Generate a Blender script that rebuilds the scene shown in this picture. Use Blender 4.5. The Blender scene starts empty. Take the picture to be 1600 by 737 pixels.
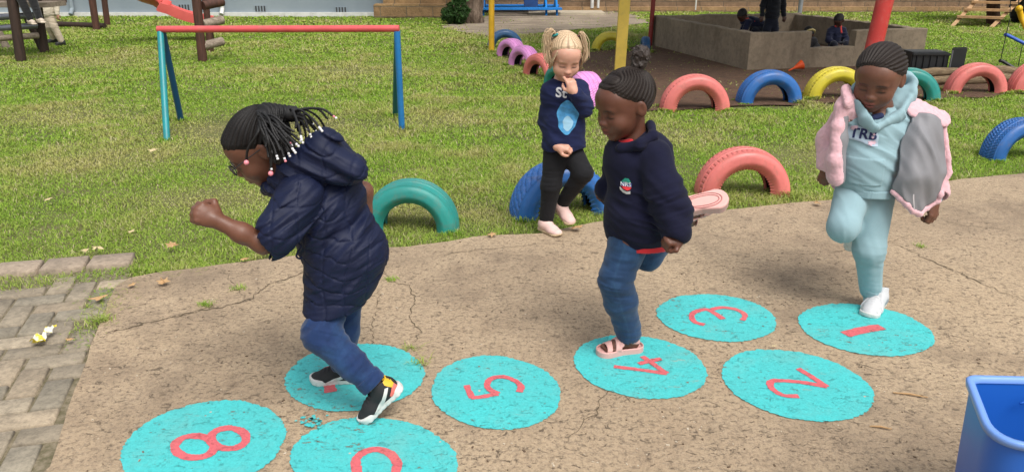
QUICK = False
import bpy, bmesh, math, random
import numpy as np
from mathutils import Vector, Matrix
random.seed(7); rng = np.random.default_rng(11)
R_ = math.radians
scn = bpy.context.scene
COL = scn.collection
# ------------------------------------------------------------------ camera, world, sun, exposure
CAMH, PIT, F = 1.42, R_(20.0), 1208.0
CX, CY = 800.0, 368.5
cam = bpy.data.cameras.new('camera'); camo = bpy.data.objects.new('camera', cam); COL.objects.link(camo)
camo.location = (0, 0, CAMH); camo.rotation_euler = (math.pi/2 - PIT, 0, 0)
cam.sensor_width = 36; cam.lens = 36*F/1600.0; cam.clip_start = .05; cam.clip_end = 2000
scn.camera = camo
SUN_EL, SUN_AZ = R_(58), R_(150)      # high veiled sun behind the camera's right shoulder
w = bpy.data.worlds.new("World"); scn.world = w; w.use_nodes = True
nt = w.node_tree; nt.nodes.clear()
sky = nt.nodes.new('ShaderNodeTexSky'); sky.sky_type = 'NISHITA'; sky.sun_disc = False
sky.sun_elevation = SUN_EL; sky.sun_rotation = SUN_AZ; sky.dust_density = 4; sky.air_density = 1.5
hs = nt.nodes.new('ShaderNodeHueSaturation'); hs.inputs['Saturation'].default_value = .28
bg = nt.nodes.new('ShaderNodeBackground'); bg.inputs[1].default_value = .115
wo = nt.nodes.new('ShaderNodeOutputWorld')
nt.links.new(sky.outputs[0], hs.inputs['Color']); nt.links.new(hs.outputs[0], bg.inputs[0]); nt.links.new(bg.outputs[0], wo.inputs[0])
sl = bpy.data.lights.new('sun', 'SUN'); sl.energy = 1.75; sl.angle = R_(34); sl.color = (1, .955, .88)
so = bpy.data.objects.new('sun', sl); COL.objects.link(so)
sdir = Vector((math.sin(SUN_AZ)*math.cos(SUN_EL), math.cos(SUN_AZ)*math.cos(SUN_EL), math.sin(SUN_EL)))
so.rotation_euler = sdir.to_track_quat('Z', 'Y').to_euler(); so.location = sdir*30
scn.view_settings.view_transform = 'Standard'; scn.view_settings.look = 'None'
scn.view_settings.exposure = .58; scn.view_settings.gamma = 1.0
scn.view_settings.use_curve_mapping = False
scn.render.engine = 'CYCLES'
scn.cycles.max_bounces = 6; scn.cycles.diffuse_bounces = 3; scn.cycles.glossy_bounces = 2; scn.cycles.transmission_bounces = 4
scn.cycles.use_denoising = True
# ------------------------------------------------------------------ helpers
def ray(u, v):
    dn = (v-CY)/F
    return Vector(((u-CX)/F, math.cos(PIT)-dn*math.sin(PIT), -math.sin(PIT)-dn*math.cos(PIT)))
def G(u, v, z=0.0):
    d = ray(u, v); t = (z-CAMH)/d.z
    return Vector((d.x*t, d.y*t, z))
def W(u, v, Y):
    d = ray(u, v); t = Y/d.y
    return Vector((d.x*t, Y, CAMH+d.z*t))
def tag(o, label=None, cat=None, group=None, kind=None):
    if label: o['label'] = label
    if cat: o['category'] = cat
    if group: o['group'] = group
    if kind: o['kind'] = kind
    return o
def empty(name, loc, label=None, cat=None, group=None):
    o = bpy.data.objects.new(name, None); o.empty_display_size = .1; COL.objects.link(o); o.location = loc
    return tag(o, label, cat, group)
LOCAL = set()      # empties whose children are built in local coordinates
def link(name, me, mat=None, parent=None, smooth=True):
    o = bpy.data.objects.new(name, me); COL.objects.link(o)
    if mat: me.materials.append(mat)
    if smooth and len(me.polygons): me.polygons.foreach_set('use_smooth', np.ones(len(me.polygons), bool))
    if parent:
        o.parent = parent
        if parent.name not in LOCAL: o.matrix_parent_inverse = Matrix.Translation(-parent.location)
    return o
def mesh_np(name, V, Fq, mat=None, parent=None, smooth=True, col=None):
    """V (n,3); Fq (m,k) equal-size faces"""
    me = bpy.data.meshes.new(name)
    V = np.asarray(V, np.float32); Fq = np.asarray(Fq, np.int32); k = Fq.shape[1]
    me.vertices.add(len(V)); me.vertices.foreach_set('co', V.ravel())
    me.loops.add(Fq.size); me.loops.foreach_set('vertex_index', Fq.ravel())
    me.polygons.add(len(Fq)); me.polygons.foreach_set('loop_start', np.arange(0, Fq.size, k, dtype=np.int32))
    me.polygons.foreach_set('loop_total', np.full(len(Fq), k, np.int32))
    if col is not None:
        a = me.color_attributes.new('Col', 'FLOAT_COLOR', 'POINT')
        c = np.ones((len(V), 4), np.float32); c[:, :3] = col; a.data.foreach_set('color', c.ravel())
    me.update(calc_edges=True)
    return link(name, me, mat, parent, smooth)
class MB:
    """mesh builder collecting faces for ONE mesh"""
    def __init__(s): s.v = []; s.f = []
    def add(s, V, Fs):
        b = len(s.v); s.v += [tuple(x) for x in V]; s.f += [tuple(i+b for i in f) for f in Fs]; return s
    def box(s, c, size, M=None, bevel=0.0):
        bm = bmesh.new(); bmesh.ops.create_cube(bm, size=1)
        bmesh.ops.scale(bm, vec=size, verts=bm.verts)
        if bevel: bmesh.ops.bevel(bm, geom=bm.edges[:], offset=bevel, segments=2, affect='EDGES')
        if M is not None: bmesh.ops.transform(bm, matrix=M.to_4x4(), verts=bm.verts)
        bmesh.ops.translate(bm, vec=c, verts=bm.verts)
        bm.verts.index_update(); s.add([v.co[:] for v in bm.verts], [[v.index for v in f.verts] for f in bm.faces]); bm.free(); return s
    def tube(s, pts, r, n=12, caps=True, closed=False):
        pts = [Vector(p) for p in pts]; rs = r if hasattr(r, '__len__') else [r]*len(pts)
        V = []; Fs = []; N = len(pts); prev = None
        for i, p in enumerate(pts):
            if closed: d = pts[(i+1) % N]-pts[i-1]
            else: d = pts[min(i+1, N-1)]-pts[max(i-1, 0)]
            d.normalize()
            if prev is None:
                a = Vector((0, 0, 1)) if abs(d.z) < .9 else Vector((1, 0, 0)); a = (a-d*a.dot(d)).normalized()
            else: a = (prev-d*prev.dot(d)).normalized()
            prev = a; b = d.cross(a)
            for j in range(n):
                t = 2*math.pi*j/n; V.append(p+(a*math.cos(t)+b*math.sin(t))*rs[i])
        for i in range(N if closed else N-1):
            for j in range(n):
                i2 = (i+1) % N; Fs.append((i*n+j, i*n+(j+1) % n, i2*n+(j+1) % n, i2*n+j))
        if caps and not closed:
            Fs.append(tuple(reversed(range(n)))); Fs.append(tuple((N-1)*n+j for j in range(n)))
        return s.add(V, Fs)
    def sphere(s, c, r, n=10):
        V = []; Fs = []; r = r if hasattr(r, '__len__') else (r, r, r)
        V.append((c[0], c[1], c[2]+r[2]))
        for i in range(1, n):
            for j in range(2*n):
                a = math.pi*i/n; b = math.pi*j/n
                V.append((c[0]+r[0]*math.sin(a)*math.cos(b), c[1]+r[1]*math.sin(a)*math.sin(b), c[2]+r[2]*math.cos(a)))
        V.append((c[0], c[1], c[2]-r[2])); L = 2*n
        for j in range(L): Fs.append((0, 1+j, 1+(j+1) % L)); Fs.append((len(V)-1, 1+(n-2)*L+(j+1) % L, 1+(n-2)*L+j))
        for i in range(n-2):
            for j in range(L): Fs.append((1+i*L+j, 1+(i+1)*L+j, 1+(i+1)*L+(j+1) % L, 1+i*L+(j+1) % L))
        return s.add(V, Fs)
    def prism(s, poly, z0, z1):
        n = len(poly); V = [(p[0], p[1], z0) for p in poly]+[(p[0], p[1], z1) for p in poly]
        return s.add(V, [tuple(reversed(range(n))), tuple(range(n, 2*n))]+[(i, (i+1) % n, n+(i+1) % n, n+i) for i in range(n)])
    def build(s, name, mat=None, parent=None, smooth=False, angle=None):
        me = bpy.data.meshes.new(name); me.from_pydata(s.v, [], s.f); me.update()
        bm = bmesh.new(); bm.from_mesh(me); bmesh.ops.recalc_face_normals(bm, faces=bm.faces); bm.to_mesh(me); bm.free()
        o = link(name, me, mat, parent, smooth or angle is not None)
        if angle is not None:
            me.set_sharp_from_angle(angle=R_(angle))
        return o
def bez(pts, n=24):
    """catmull-rom through pts"""
    P = [np.array(p, float) for p in pts]; P = [2*P[0]-P[1]]+P+[2*P[-1]-P[-2]]; out = []
    seg = len(P)-3; per = max(2, n//seg)
    for i in range(seg):
        p0, p1, p2, p3 = P[i:i+4]
        for k in range(per):
            t = k/per; out.append(.5*((2*p1)+(-p0+p2)*t+(2*p0-5*p1+4*p2-p3)*t*t+(-p0+3*p1-3*p2+p3)*t**3))
    out.append(P[-2]); return [Vector(p[:3]) if len(p) > 2 else p for p in out]
def inpoly(X, Y, poly):
    c = np.zeros(X.shape, bool); n = len(poly)
    for i in range(n):
        x1, y1 = poly[i][0], poly[i][1]; x2, y2 = poly[(i+1) % n][0], poly[(i+1) % n][1]
        if y1 == y2: continue
        c ^= ((y1 > Y) != (y2 > Y)) & (X < (x2-x1)*(Y-y1)/(y2-y1)+x1)
    return c
# value noise
_T = rng.random((32, 32, 32)).astype(np.float32)*2-1
def vn(P):
    P = np.asarray(P, np.float32); i = np.floor(P).astype(np.int32); f = P-i; f = f*f*(3-2*f); i &= 31; j = (i+1) & 31
    x0, y0, z0 = i[:, 0], i[:, 1], i[:, 2]; x1, y1, z1 = j[:, 0], j[:, 1], j[:, 2]; fx, fy, fz = f[:, 0], f[:, 1], f[:, 2]
    a = _T[x0, y0, z0]*(1-fx)+_T[x1, y0, z0]*fx; b = _T[x0, y1, z0]*(1-fx)+_T[x1, y1, z0]*fx
    c = _T[x0, y0, z1]*(1-fx)+_T[x1, y0, z1]*fx; d = _T[x0, y1, z1]*(1-fx)+_T[x1, y1, z1]*fx
    return (a*(1-fy)+b*fy)*(1-fz)+(c*(1-fy)+d*fy)*fz
def fbm(P, o=3):
    s = 0; a = 1
    for k in range(o): s = s+a*vn(P*2**k+k*7.3); a *= .5
    return s
# ------------------------------------------------------------------ materials
class NT:
    def __init__(s, name):
        s.m = bpy.data.materials.new(name); s.m.use_nodes = True; s.t = s.m.node_tree; s.p = s.t.nodes['Principled BSDF']
        s.out = s.t.nodes['Material Output']; s.tc = s.t.nodes.new('ShaderNodeTexCoord')
    def n(s, ty, **kw):
        x = s.t.nodes.new(ty)
        for k, v in kw.items():
            if k in x.inputs.keys(): x.inputs[k].default_value = v
            else: setattr(x, k, v)
        return x
    def l(s, a, b): s.t.links.new(a, b)
    def co(s, scale=(1, 1, 1), rot=(0, 0, 0), src='Object'):
        m = s.n('ShaderNodeMapping'); m.inputs['Scale'].default_value = scale; m.inputs['Rotation'].default_value = rot
        s.l(s.tc.outputs[src], m.inputs[0]); return m.outputs[0]
    def noise(s, scale, detail=4, rough=.55, co=None, dist=0):
        x = s.n('ShaderNodeTexNoise'); x.inputs['Scale'].default_value = scale; x.inputs['Detail'].default_value = detail
        x.inputs['Roughness'].default_value = rough; x.inputs['Distortion'].default_value = dist
        s.l(co if co is not None else s.tc.outputs['Object'], x.inputs['Vector']); return x.outputs[0]
    def ramp(s, fac, stops):
        r = s.n('ShaderNodeValToRGB'); e = r.color_ramp.elements
        while len(e) < len(stops): e.new(.5)
        for k, (p, c) in enumerate(stops):
            e[k].position = p; c = (c, c, c) if not hasattr(c, '__len__') else c; e[k].color = (*c[:3], 1)
        s.l(fac, r.inputs[0]); return r.outputs[0]
    def mix(s, fac, a, b, mode='MIX'):
        x = s.n('ShaderNodeMix', data_type='RGBA', blend_type=mode)
        for i, val in ((0, fac), (6, a), (7, b)):
            if hasattr(val, 'is_output'): s.l(val, x.inputs[i])
            else: x.inputs[i].default_value = val if i == 0 else (*val[:3], 1)
        return x.outputs[2]
    def math(s, op, a, b=0.0):
        x = s.n('ShaderNodeMath', operation=op)
        for i, val in ((0, a), (1, b)):
            if hasattr(val, 'is_output'): s.l(val, x.inputs[i])
            else: x.inputs[i].default_value = val
        return x.outputs[0]
    def bump(s, h, strength=.4, dist=.003, prev=None):
        b = s.n('ShaderNodeBump'); b.inputs['Strength'].default_value = strength; b.inputs['Distance'].default_value = dist
        s.l(h, b.inputs['Height'])
        if prev is not None: s.l(prev, b.inputs['Normal'])
        return b.outputs[0]
    def fin(s, col=None, rough=None, nrm=None):
        if col is not None:
            if hasattr(col, 'is_output'): s.l(col, s.p.inputs['Base Color'])
            else: s.p.inputs['Base Color'].default_value = (*col, 1)
        if rough is not None:
            if hasattr(rough, 'is_output'): s.l(rough, s.p.inputs['Roughness'])
            else: s.p.inputs['Roughness'].default_value = rough
        if nrm is not None: s.l(nrm, s.p.inputs['Normal'])
        return s.m
def mulc(c, k): return tuple(min(1, x*k) for x in c)
def simple(name, c, rough=.6, var=.18, vs=6, bs=80, bst=.25, bd=.002, attr=False, sheen=0, dirt=None, dirt_amt=.35, ds=9, metal=0, sss=0):
    t = NT(name); n = t.noise(vs, 5)
    f = t.ramp(n, [(.3, 0), (.7, 1)])
    col = t.mix(f, mulc(c, 1-var), mulc(c, 1+var))
    if attr:
        a = t.n('ShaderNodeAttribute', attribute_name='Col'); col = t.mix(1.0, col, a.outputs[0], 'MULTIPLY')
    if dirt:
        d = t.ramp(t.noise(ds, 8, .7), [(.5, 0), (.72, dirt_amt)]); col = t.mix(d, col, dirt)
    t.p.inputs['Metallic'].default_value = metal
    if sheen: t.p.inputs['Sheen Weight'].default_value = sheen; t.p.inputs['Sheen Roughness'].default_value = .6
    if sss:
        t.p.inputs['Subsurface Weight'].default_value = sss; t.p.inputs['Subsurface Radius'].default_value = (.012, .005, .003); t.p.inputs['Subsurface Scale'].default_value = 1
    return t.fin(col, rough, t.bump(t.noise(bs, 4), bst, bd))
def lin(r, g, b):
    f = lambda c: ((c/255+.055)/1.055)**2.4 if c > 10 else c/255/12.92
    return (f(r), f(g), f(b))
# ================================================================== THE SETTING
ALT = SUN_EL
def gp(pts): return [(G(u, v).x, G(u, v).y) for u, v in pts]
# regions in ground metres
slab_px = [(75, 737), (100, 665), (130, 590), (150, 530), (165, 480), (182, 452), (205, 440), (260, 430), (330, 420), (400, 412), (470, 404), (560, 394),
           (640, 390), (700, 383), (740, 375), (800, 371), (850, 369), (900, 357), (950, 349), (1000, 342), (1070, 338), (1140, 330), (1210, 324), (1290, 318),
           (1400, 300), (1500, 284), (1600, 274)]
slab = gp(slab_px)
slab = [(slab[0][0]-.22, slab[0][1]-.9)]+slab+[(slab[-1][0]+3.5, slab[-1][1]+.9), (9, 3), (9, -3), (slab[0][0]-.35, -3)]
pav = [(-6, -3)]+[(slab[0][0]-.14, -3), (slab[0][0]+.0, slab[0][1])]+slab[1:8]+gp([(200, 402)])
p0, p1 = G(0, 418), G(200, 402); dd = (p1-p0).normalized(); pav += [tuple((p0-dd*3.5)[:2])]
soil = gp([(850, 92), (905, 84), (960, 78), (1000, 72), (1025, 66)])+gp([(1300, 60), (1450, 100), (1480, 118), (1600, 126), (1700, 130), (1700, 146), (1590, 146), (1480, 154), (1340, 161), (1150, 169), (1035, 173), (945, 168), (905, 140)])
path = gp([(700, 46), (760, 57), (850, 53), (900, 47), (960, 43), (1010, 36), (1005, 27), (975, 20), (880, 17), (770, 17), (750, 33), (690, 39)])
bare_spots = [(G(790, 95), .5, .25), (G(690, 185), .45, .18), (G(120, 97), 1.0, .3), (G(330, 200), .6, .25), (G(470, 195), .6, .2), (G(820, 40), .8, .3), (G(420, 215), .5, .22), (G(700, 330), .5, .12), (G(150, 250), .6, .2), (G(560, 110), .9, .3), (G(80, 180), .7, .25), (G(1300, 240), .5, .15), (G(1010, 210), .5, .2), (G(330, 310), .5, .12)]
# ---- ground
def m_ground():
    t = NT('ground_soil'); a = t.noise(1.3, 6, .6); b = t.noise(22, 6, .7)
    c = t.mix(t.ramp(a, [(.35, 0), (.65, 1)]), (.085, .105, .022), (.15, .145, .05))
    c = t.mix(t.ramp(b, [(.45, 0), (.7, .75)]), c, (.06, .04, .02))
    return t.fin(c, .95, t.bump(b, .6, .01))
g = MB(); g.add([(-400, -400, -.012), (400, -400, -.012), (400, 900, -.012), (-400, 900, -.012)], [(0, 1, 2, 3)])
tag(g.build('ground', m_ground()), kind='structure')
def sheet(name, poly, z, mat, jag=0.0, n=6, thick=0):
    pts = []
    for i in range(len(poly)):
        a = Vector((*poly[i], 0)); b = Vector((*poly[(i+1) % len(poly)], 0)); L = (b-a).length; k = max(1, min(60, int(L/.05)))
        for j in range(k):
            p = a.lerp(b, j/k); nn = Vector((-(b-a).y, (b-a).x, 0)).normalized()
            q = jag*(fbm(np.array([[p.x*n, p.y*n, 1.7]]), 4)[0]); p = p+nn*q; pts.append(p)
    bm = bmesh.new(); vs = [bm.verts.new((p.x, p.y, z)) for p in pts]; f = bm.faces.new(vs)
    if thick:
        r = bmesh.ops.extrude_face_region(bm, geom=[f]); bmesh.ops.translate(bm, vec=(0, 0, -thick), verts=[x for x in r['geom'] if isinstance(x, bmesh.types.BMVert)])
    bmesh.ops.triangulate(bm, faces=bm.faces[:]); bmesh.ops.recalc_face_normals(bm, faces=bm.faces[:])
    me = bpy.data.meshes.new(name); bm.to_mesh(me); bm.free()
    if not thick and me.polygons[0].normal.z < 0: me.flip_normals()
    return link(name, me, mat, smooth=False)
SZ = .018     # top of the concrete
def slab_nodes(t):
    """weathered sandy concrete / tar: returns colour, height"""
    big = t.noise(.55, 5, .6); mid = t.noise(3.5, 6, .65); fine = t.noise(55, 6, .75); gr = t.noise(190, 3, .6)
    rot = t.co((1.0, 1.35, 1), (0, 0, .35)); pit = t.noise(31, 9, .80, co=rot, dist=.9); pit2 = t.noise(11, 6, .8, dist=1.5)
    vor = t.n('ShaderNodeTexVoronoi', feature='DISTANCE_TO_EDGE'); vor.inputs['Scale'].default_value = 1.1
    c = t.mix(t.ramp(big, [(.35, 0), (.65, 1)]), (.450, .335, .215), (.290, .210, .138))
    c = t.mix(t.ramp(mid, [(.3, 0), (.7, .6)]), c, (.47, .36, .24))
    c = t.mix(t.ramp(fine, [(.36, .9), (.52, 0)]), c, (.17, .125, .085)); fine2 = t.noise(115, 5, .8, co=t.co((1, 1.5, 1))); c = t.mix(t.ramp(fine2, [(.34, .8), (.46, 0)]), c, (.12, .085, .055))
    c = t.mix(t.ramp(gr, [(.55, 0), (.75, .55)]), c, (.52, .43, .32))
    rough_zone = t.ramp(t.noise(.8, 4, .6), [(.38, .0), (.62, .8)])
    pits = t.math('MAXIMUM', t.ramp(pit, [(.36, 1), (.43, 0)]), t.ramp(pit2, [(.27, 1), (.33, 0)]))
    c = t.mix(t.math('MULTIPLY', pits, t.math('ADD', rough_zone, .25)), c, (.085, .058, .036))
    st = t.ramp(t.noise(1.1, 8, .75), [(.50, 0), (.66, .75)]); c = t.mix(st, c, (.19, .14, .095)); st2 = t.ramp(t.noise(9, 8, .8), [(.56, 0), (.70, .55)]); c = t.mix(st2, c, (.15, .105, .07))
    h = t.math('SUBTRACT', t.math('ADD', t.math('MULTIPLY', fine, .9), t.math('MULTIPLY', mid, .7)), t.math('MULTIPLY', pits, .55))
    return c, h
t = NT('weathered_concrete'); c, h = slab_nodes(t)
M_slab = t.fin(c, .93, t.bump(h, .9, .006))
tag(sheet('driveway', slab, SZ, M_slab, jag=.02, n=3, thick=.1), kind='structure')
t = NT('bare_soil'); b = t.noise(9, 8, .7); k = t.noise(38, 6, .75, co=t.co((1, 2.2, 1)))
c = t.mix(t.ramp(b, [(.3, 0), (.7, 1)]), (.060, .030, .017), (.150, .080, .046)); c = t.mix(t.ramp(k, [(.55, 0), (.68, .7)]), c, (.20, .145, .085))
M_soil = t.fin(c, .97, t.bump(t.math('ADD', b, k), .9, .02))
tag(sheet('soil', soil, .004, M_soil, jag=.12, n=2), kind='structure')
t = NT('path_dirt'); b = t.noise(1.2, 8, .7, co=t.co((1, 3.0, 1))); k = t.noise(30, 6, .7)
c = t.mix(t.ramp(b, [(.35, 0), (.62, 1)]), (.15, .115, .085), (.36, .295, .22)); c = t.mix(t.ramp(k, [(.35, .6), (.55, 0)]), c, (.12, .09, .06))
M_path = t.fin(c, .95, t.bump(k, .6, .01))
tag(sheet('path', path, .006, M_path, jag=.12, n=1.5), kind='structure')
# ---- brick paving (herringbone) + lawn edging
d = Vector((*gp([(165, 480)])[0], 0))-Vector((*gp([(75, 737)])[0], 0)); ang = math.atan2(d.y, d.x)-R_(3)
t = NT('paver'); a = t.n('ShaderNodeAttribute', attribute_name='Col'); n1 = t.noise(45, 6, .75); n2 = t.noise(5, 6, .7)
c = t.mix(1.0, a.outputs[0], t.ramp(n1, [(.3, .55), (.6, 1.05)]), 'MULTIPLY'); c = t.mix(t.ramp(n2, [(.5, 0), (.7, .5)]), c, (.10, .085, .06))
M_pav = t.fin(c, .93, t.bump(n1, .8, .004))
V, Fs, Cc = [], [], []
def brick(cx, cy, lx, ly, a, zt, col, gap=.006, dip=0):
    ca, sa = math.cos(a), math.sin(a); b0 = len(V); ch = .006; tilt = (random.uniform(-.008, .008), random.uniform(-.008, .008))
    for (z, o) in ((zt-.04, 0), (zt-ch, 0), (zt, ch)):
        for sx, sy in ((-1, -1), (1, -1), (1, 1), (-1, 1)):
            x = sx*(lx/2-gap-o+random.uniform(-.0015, .0015)); y = sy*(ly/2-gap-o+random.uniform(-.0015, .0015))
            V.append((cx+x*ca-y*sa, cy+x*sa+y*ca, z+x*tilt[0]+y*tilt[1])); Cc.append(col)
    for r in range(2):
        for j in range(4): Fs.append((b0+r*4+j, b0+r*4+(j+1) % 4, b0+r*4+4+(j+1) % 4, b0+r*4+4+j))
    Fs.append((b0+8, b0+9, b0+10, b0+11))
B_ = .102
pv_in = pav[:]
topA, topB = G(0, 418), G(200, 402)
e_dir = (topB-topA).normalized(); e_n = Vector((-e_dir.y, e_dir.x, 0))
for y in range(-40, 60):
    for x in range(-60, 60):
        for kind in (0, 1):
            if kind == 0 and (x-y) % 4 == 0: cx, cy, lx, ly = x+1, y+.5, 2, 1
            elif kind == 1 and (x-y-3) % 4 == 0: cx, cy, lx, ly = x+.5, y+1, 1, 2
            else: continue
            X = (cx*math.cos(ang)-cy*math.sin(ang))*B_-2.0; Y = (cx*math.sin(ang)+cy*math.cos(ang))*B_+2.5
            if not inpoly(np.array([X]), np.array([Y]), pv_in)[0]: continue
            dl = (Vector((X, Y, 0))-topA).dot(e_n)
            if dl > -.30: continue
            if Y < .8 or X < -4.8: continue
            k = random.uniform(.75, 1.1); base = random.choice([(.38, .315, .23), (.34, .285, .21), (.41, .33, .235), (.31, .27, .205)])
            brick(X, Y, lx*B_, ly*B_, ang, .012+random.uniform(-.003, .003), mulc(base, k))
for i in range(-18, 5):       # edging course along the lawn
    c = topA+e_dir*((i+.5)*.205)-e_n*.075
    if (c-topB).dot(e_dir) > -.02: continue
    k = random.uniform(.8, 1.05); brick(c.x, c.y, .2, .16, math.atan2(e_dir.y, e_dir.x)+random.uniform(-.05, .05), .028, mulc((.36, .285, .215), k))
o = mesh_np('brick_paving', V, Fs, M_pav, smooth=False, col=np.array(Cc)); tag(o, kind='structure')
t = NT('joint_sand'); b = t.noise(30, 6, .7); c = t.mix(t.ramp(b, [(.4, 0), (.6, 1)]), (.11, .095, .05), (.23, .19, .13))
tag(sheet('paving_bed', pav, .0, t.fin(c, .95, t.bump(b, .7, .006))), kind='structure')
# ---- painted hopscotch circles
def paint_mat(name, base, wear=.525):
    t = NT(name); sc_, sh = slab_nodes(t)
    n1 = t.noise(26, 7, .75, co=t.co((1, 1.9, 1), (0, 0, .5))); n2 = t.noise(4, 5, .6); n3 = t.noise(120, 3, .6)
    c = t.mix(t.ramp(n2, [(.35, 0), (.7, 1)]), base, mulc((base[0]+.03, base[1], base[2]), .86))
    c = t.mix(t.ramp(n3, [(.4, .35), (.6, 0)]), c, mulc(base, .62))
    chips = t.ramp(t.math('ADD', n1, t.math('MULTIPLY', t.noise(2.1, 3, .5), .25)), [(wear-.055, 1), (wear-.02, 0)])
    c = t.mix(chips, c, t.mix(.5, sc_, (.06, .05, .04)))
    pp = t.ramp(t.noise(78, 6, .8, co=t.co((1, 1.7, 1), (0, 0, .4))), [(.335, 1), (.385, 0)]); c = t.mix(pp, c, mulc(base, .16))
    fd = t.ramp(t.noise(5, 7, .75), [(.50, 0), (.72, .40)]); c = t.mix(fd, c, t.mix(.5, sc_, base))
    scuff = t.ramp(t.noise(7, 8, .75, co=t.co((1, 2.4, 1), (0, 0, .3))), [(.62, 0), (.70, .55)]); c = t.mix(scuff, c, sc_)
    h = t.math('SUBTRACT', sh, t.math('MULTIPLY', chips, .5))
    return t.fin(c, t.ramp(n2, [(.3, .62), (.7, .8)]), t.bump(h, .75, .005))
M_aqua = paint_mat('aqua_paint', (.058, .54, .545)); M_num = paint_mat('coral_paint', (.66, .13, .15), .50)
def ribbon(strokes, wdt, z):
    mb = MB()
    for k, st in enumerate(strokes):
        closed = st[0] == st[-1]; P = bez([(*G(u, v, z)[:2], z+.0003*k) for u, v in st], max(8, 7*len(st)))
        V = []; Fs = []; n = len(P)
        for i, p in enumerate(P):
            dd = (P[(i+1) % (n-1)]-P[i-1 if i else n-2]) if closed else P[min(i+1, n-1)]-P[max(i-1, 0)]
            dd.z = 0; dd.normalize(); nn = Vector((-dd.y, dd.x, 0)); ww = wdt/2*(1+.16*vn(np.array([[p.x*40, p.y*40, k]]))[0])
            j = .0015
            V += [p+nn*(ww+random.uniform(-j, j)), p-nn*(ww+random.uniform(-j, j))]
        for i in range(n-1): Fs.append((2*i, 2*i+1, 2*i+3, 2*i+2))
        mb.add(V, Fs)
    return mb
def ell_(cx, cy, a, b, t0=0): return [(cx+a*math.cos(x+t0), cy+b*math.sin(x+t0)) for x in [i*math.pi/6 for i in range(12)]]
def loop(*a): e = ell_(*a); return e+[e[0]]
circles = [
 ('1', 1353, 516, 107, 38, 9, [[(1320, 522), (1349, 515), (1378, 510)]], 'turquoise painted circle numbered 1 under the white shoe', .05),
 ('2', 1246, 603, 121, 52, 12, [[(1248, 618), (1225, 617), (1208, 608), (1203, 598), (1212, 594), (1248, 596), (1292, 603)], [(1292, 604), (1268, 588), (1247, 575)]], 'turquoise painted circle with a coral 2, right of the circle numbered 4', .023),
 ('3', 1120, 497, 94, 36, 6, [[(1101, 507), (1085, 502), (1081, 492), (1088, 486), (1104, 483), (1117, 489), (1130, 498)], [(1112, 483), (1130, 480), (1153, 484), (1164, 492), (1160, 500)]], 'turquoise painted circle with a coral 3, farthest one behind the circle numbered 4', .024),
 ('4', 1001, 574, 105, 48, 8, [[(959, 572), (1000, 577), (1042, 583)], [(1042, 583), (1022, 569), (1003, 556)], [(998, 568), (1014, 564), (1033, 560)]], 'turquoise painted circle numbered 4 under the pink sandal', .022),
 ('5', 775, 614, 101, 57, 4, [[(729, 601), (733, 611), (738, 621)], [(736, 621), (755, 619), (778, 614)], [(778, 615), (765, 608), (761, 600), (768, 591), (786, 588), (804, 594), (814, 603), (811, 612)]], 'turquoise painted circle with a coral 5, nobody standing on it', .023),
 ('6', 584, 722, 130, 69, 3, [[(622, 724), (610, 708), (585, 701), (563, 709), (556, 722), (562, 745), (585, 760), (610, 752), (622, 724)], [(557, 728), (562, 760), (590, 782), (625, 780)]], 'turquoise painted circle with a coral 6 below the raised sneaker, cut by the picture edge', .028),
 ('7', 554, 590, 109, 52, -5, [[(517, 612), (514, 600), (510, 580), (520, 575), (560, 578)]], 'turquoise painted circle numbered 7, its number mostly hidden by the black sneaker', .042),
 ('8', 318, 697, 131, 67, -12, [loop(304, 697, 31, 17, .2), loop(357, 684, 28, 16, .3)], 'turquoise painted circle with a coral 8, leftmost of the hopscotch', .028)]
for (nm, cx, cy, a, b, tl, strokes, lab, wd) in circles:
    pts = []; ct, st = math.cos(R_(tl)), math.sin(R_(tl))
    for i in range(300):
        x = 2*math.pi*i/300; q = 1+.016*fbm(np.array([[math.cos(x)*2.5+float(nm)*3, math.sin(x)*2.5, 0]]), 3)[0]+.015*fbm(np.array([[math.cos(x)*22, math.sin(x)*22, float(nm)]]), 2)[0]+random.gauss(0, .004)
        u = a*q*math.cos(x); v = b*q*math.sin(x); p = G(cx+u*ct-v*st, cy+u*st+v*ct, SZ); pts.append((p.x, p.y))
    c0 = Vector((sum(p[0] for p in pts)/300, sum(p[1] for p in pts)/300, SZ))
    bm = bmesh.new(); f = bm.faces.new([bm.verts.new((p[0], p[1], SZ+.003)) for p in pts]); bmesh.ops.triangulate(bm, faces=[f]); me = bpy.data.meshes.new('painted_disc'); bm.to_mesh(me); bm.free()
    if me.polygons[0].normal.z < 0: me.flip_normals()
    e = empty('hopscotch_circle', c0, lab, 'painted circle', 'hopscotch circles painted on the driveway')
    link('painted_disc', me, M_aqua, e, False)
    ribbon(strokes, wd, SZ+.0044).build('painted_number', M_num, e)
# paint drips between 7 and 6
mb = MB()
for i in range(34):
    p = G(489+random.gauss(0, 12), 660+random.gauss(0, 7), SZ+.003); r = random.uniform(.002, .009)
    p.z += .0005*(i % 3)+.0042
    mb.add([(p.x+r*random.uniform(.6, 1.3)*math.cos(a), p.y+r*random.uniform(.6, 1.3)*math.sin(a), p.z) for a in [k*math.pi/4 for k in range(8)]], [tuple(range(8))])
tag(mb.build('paint_spatter', M_aqua), 'small turquoise paint spatter beside the black sneaker toe', 'paint marks', kind='stuff')
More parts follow.
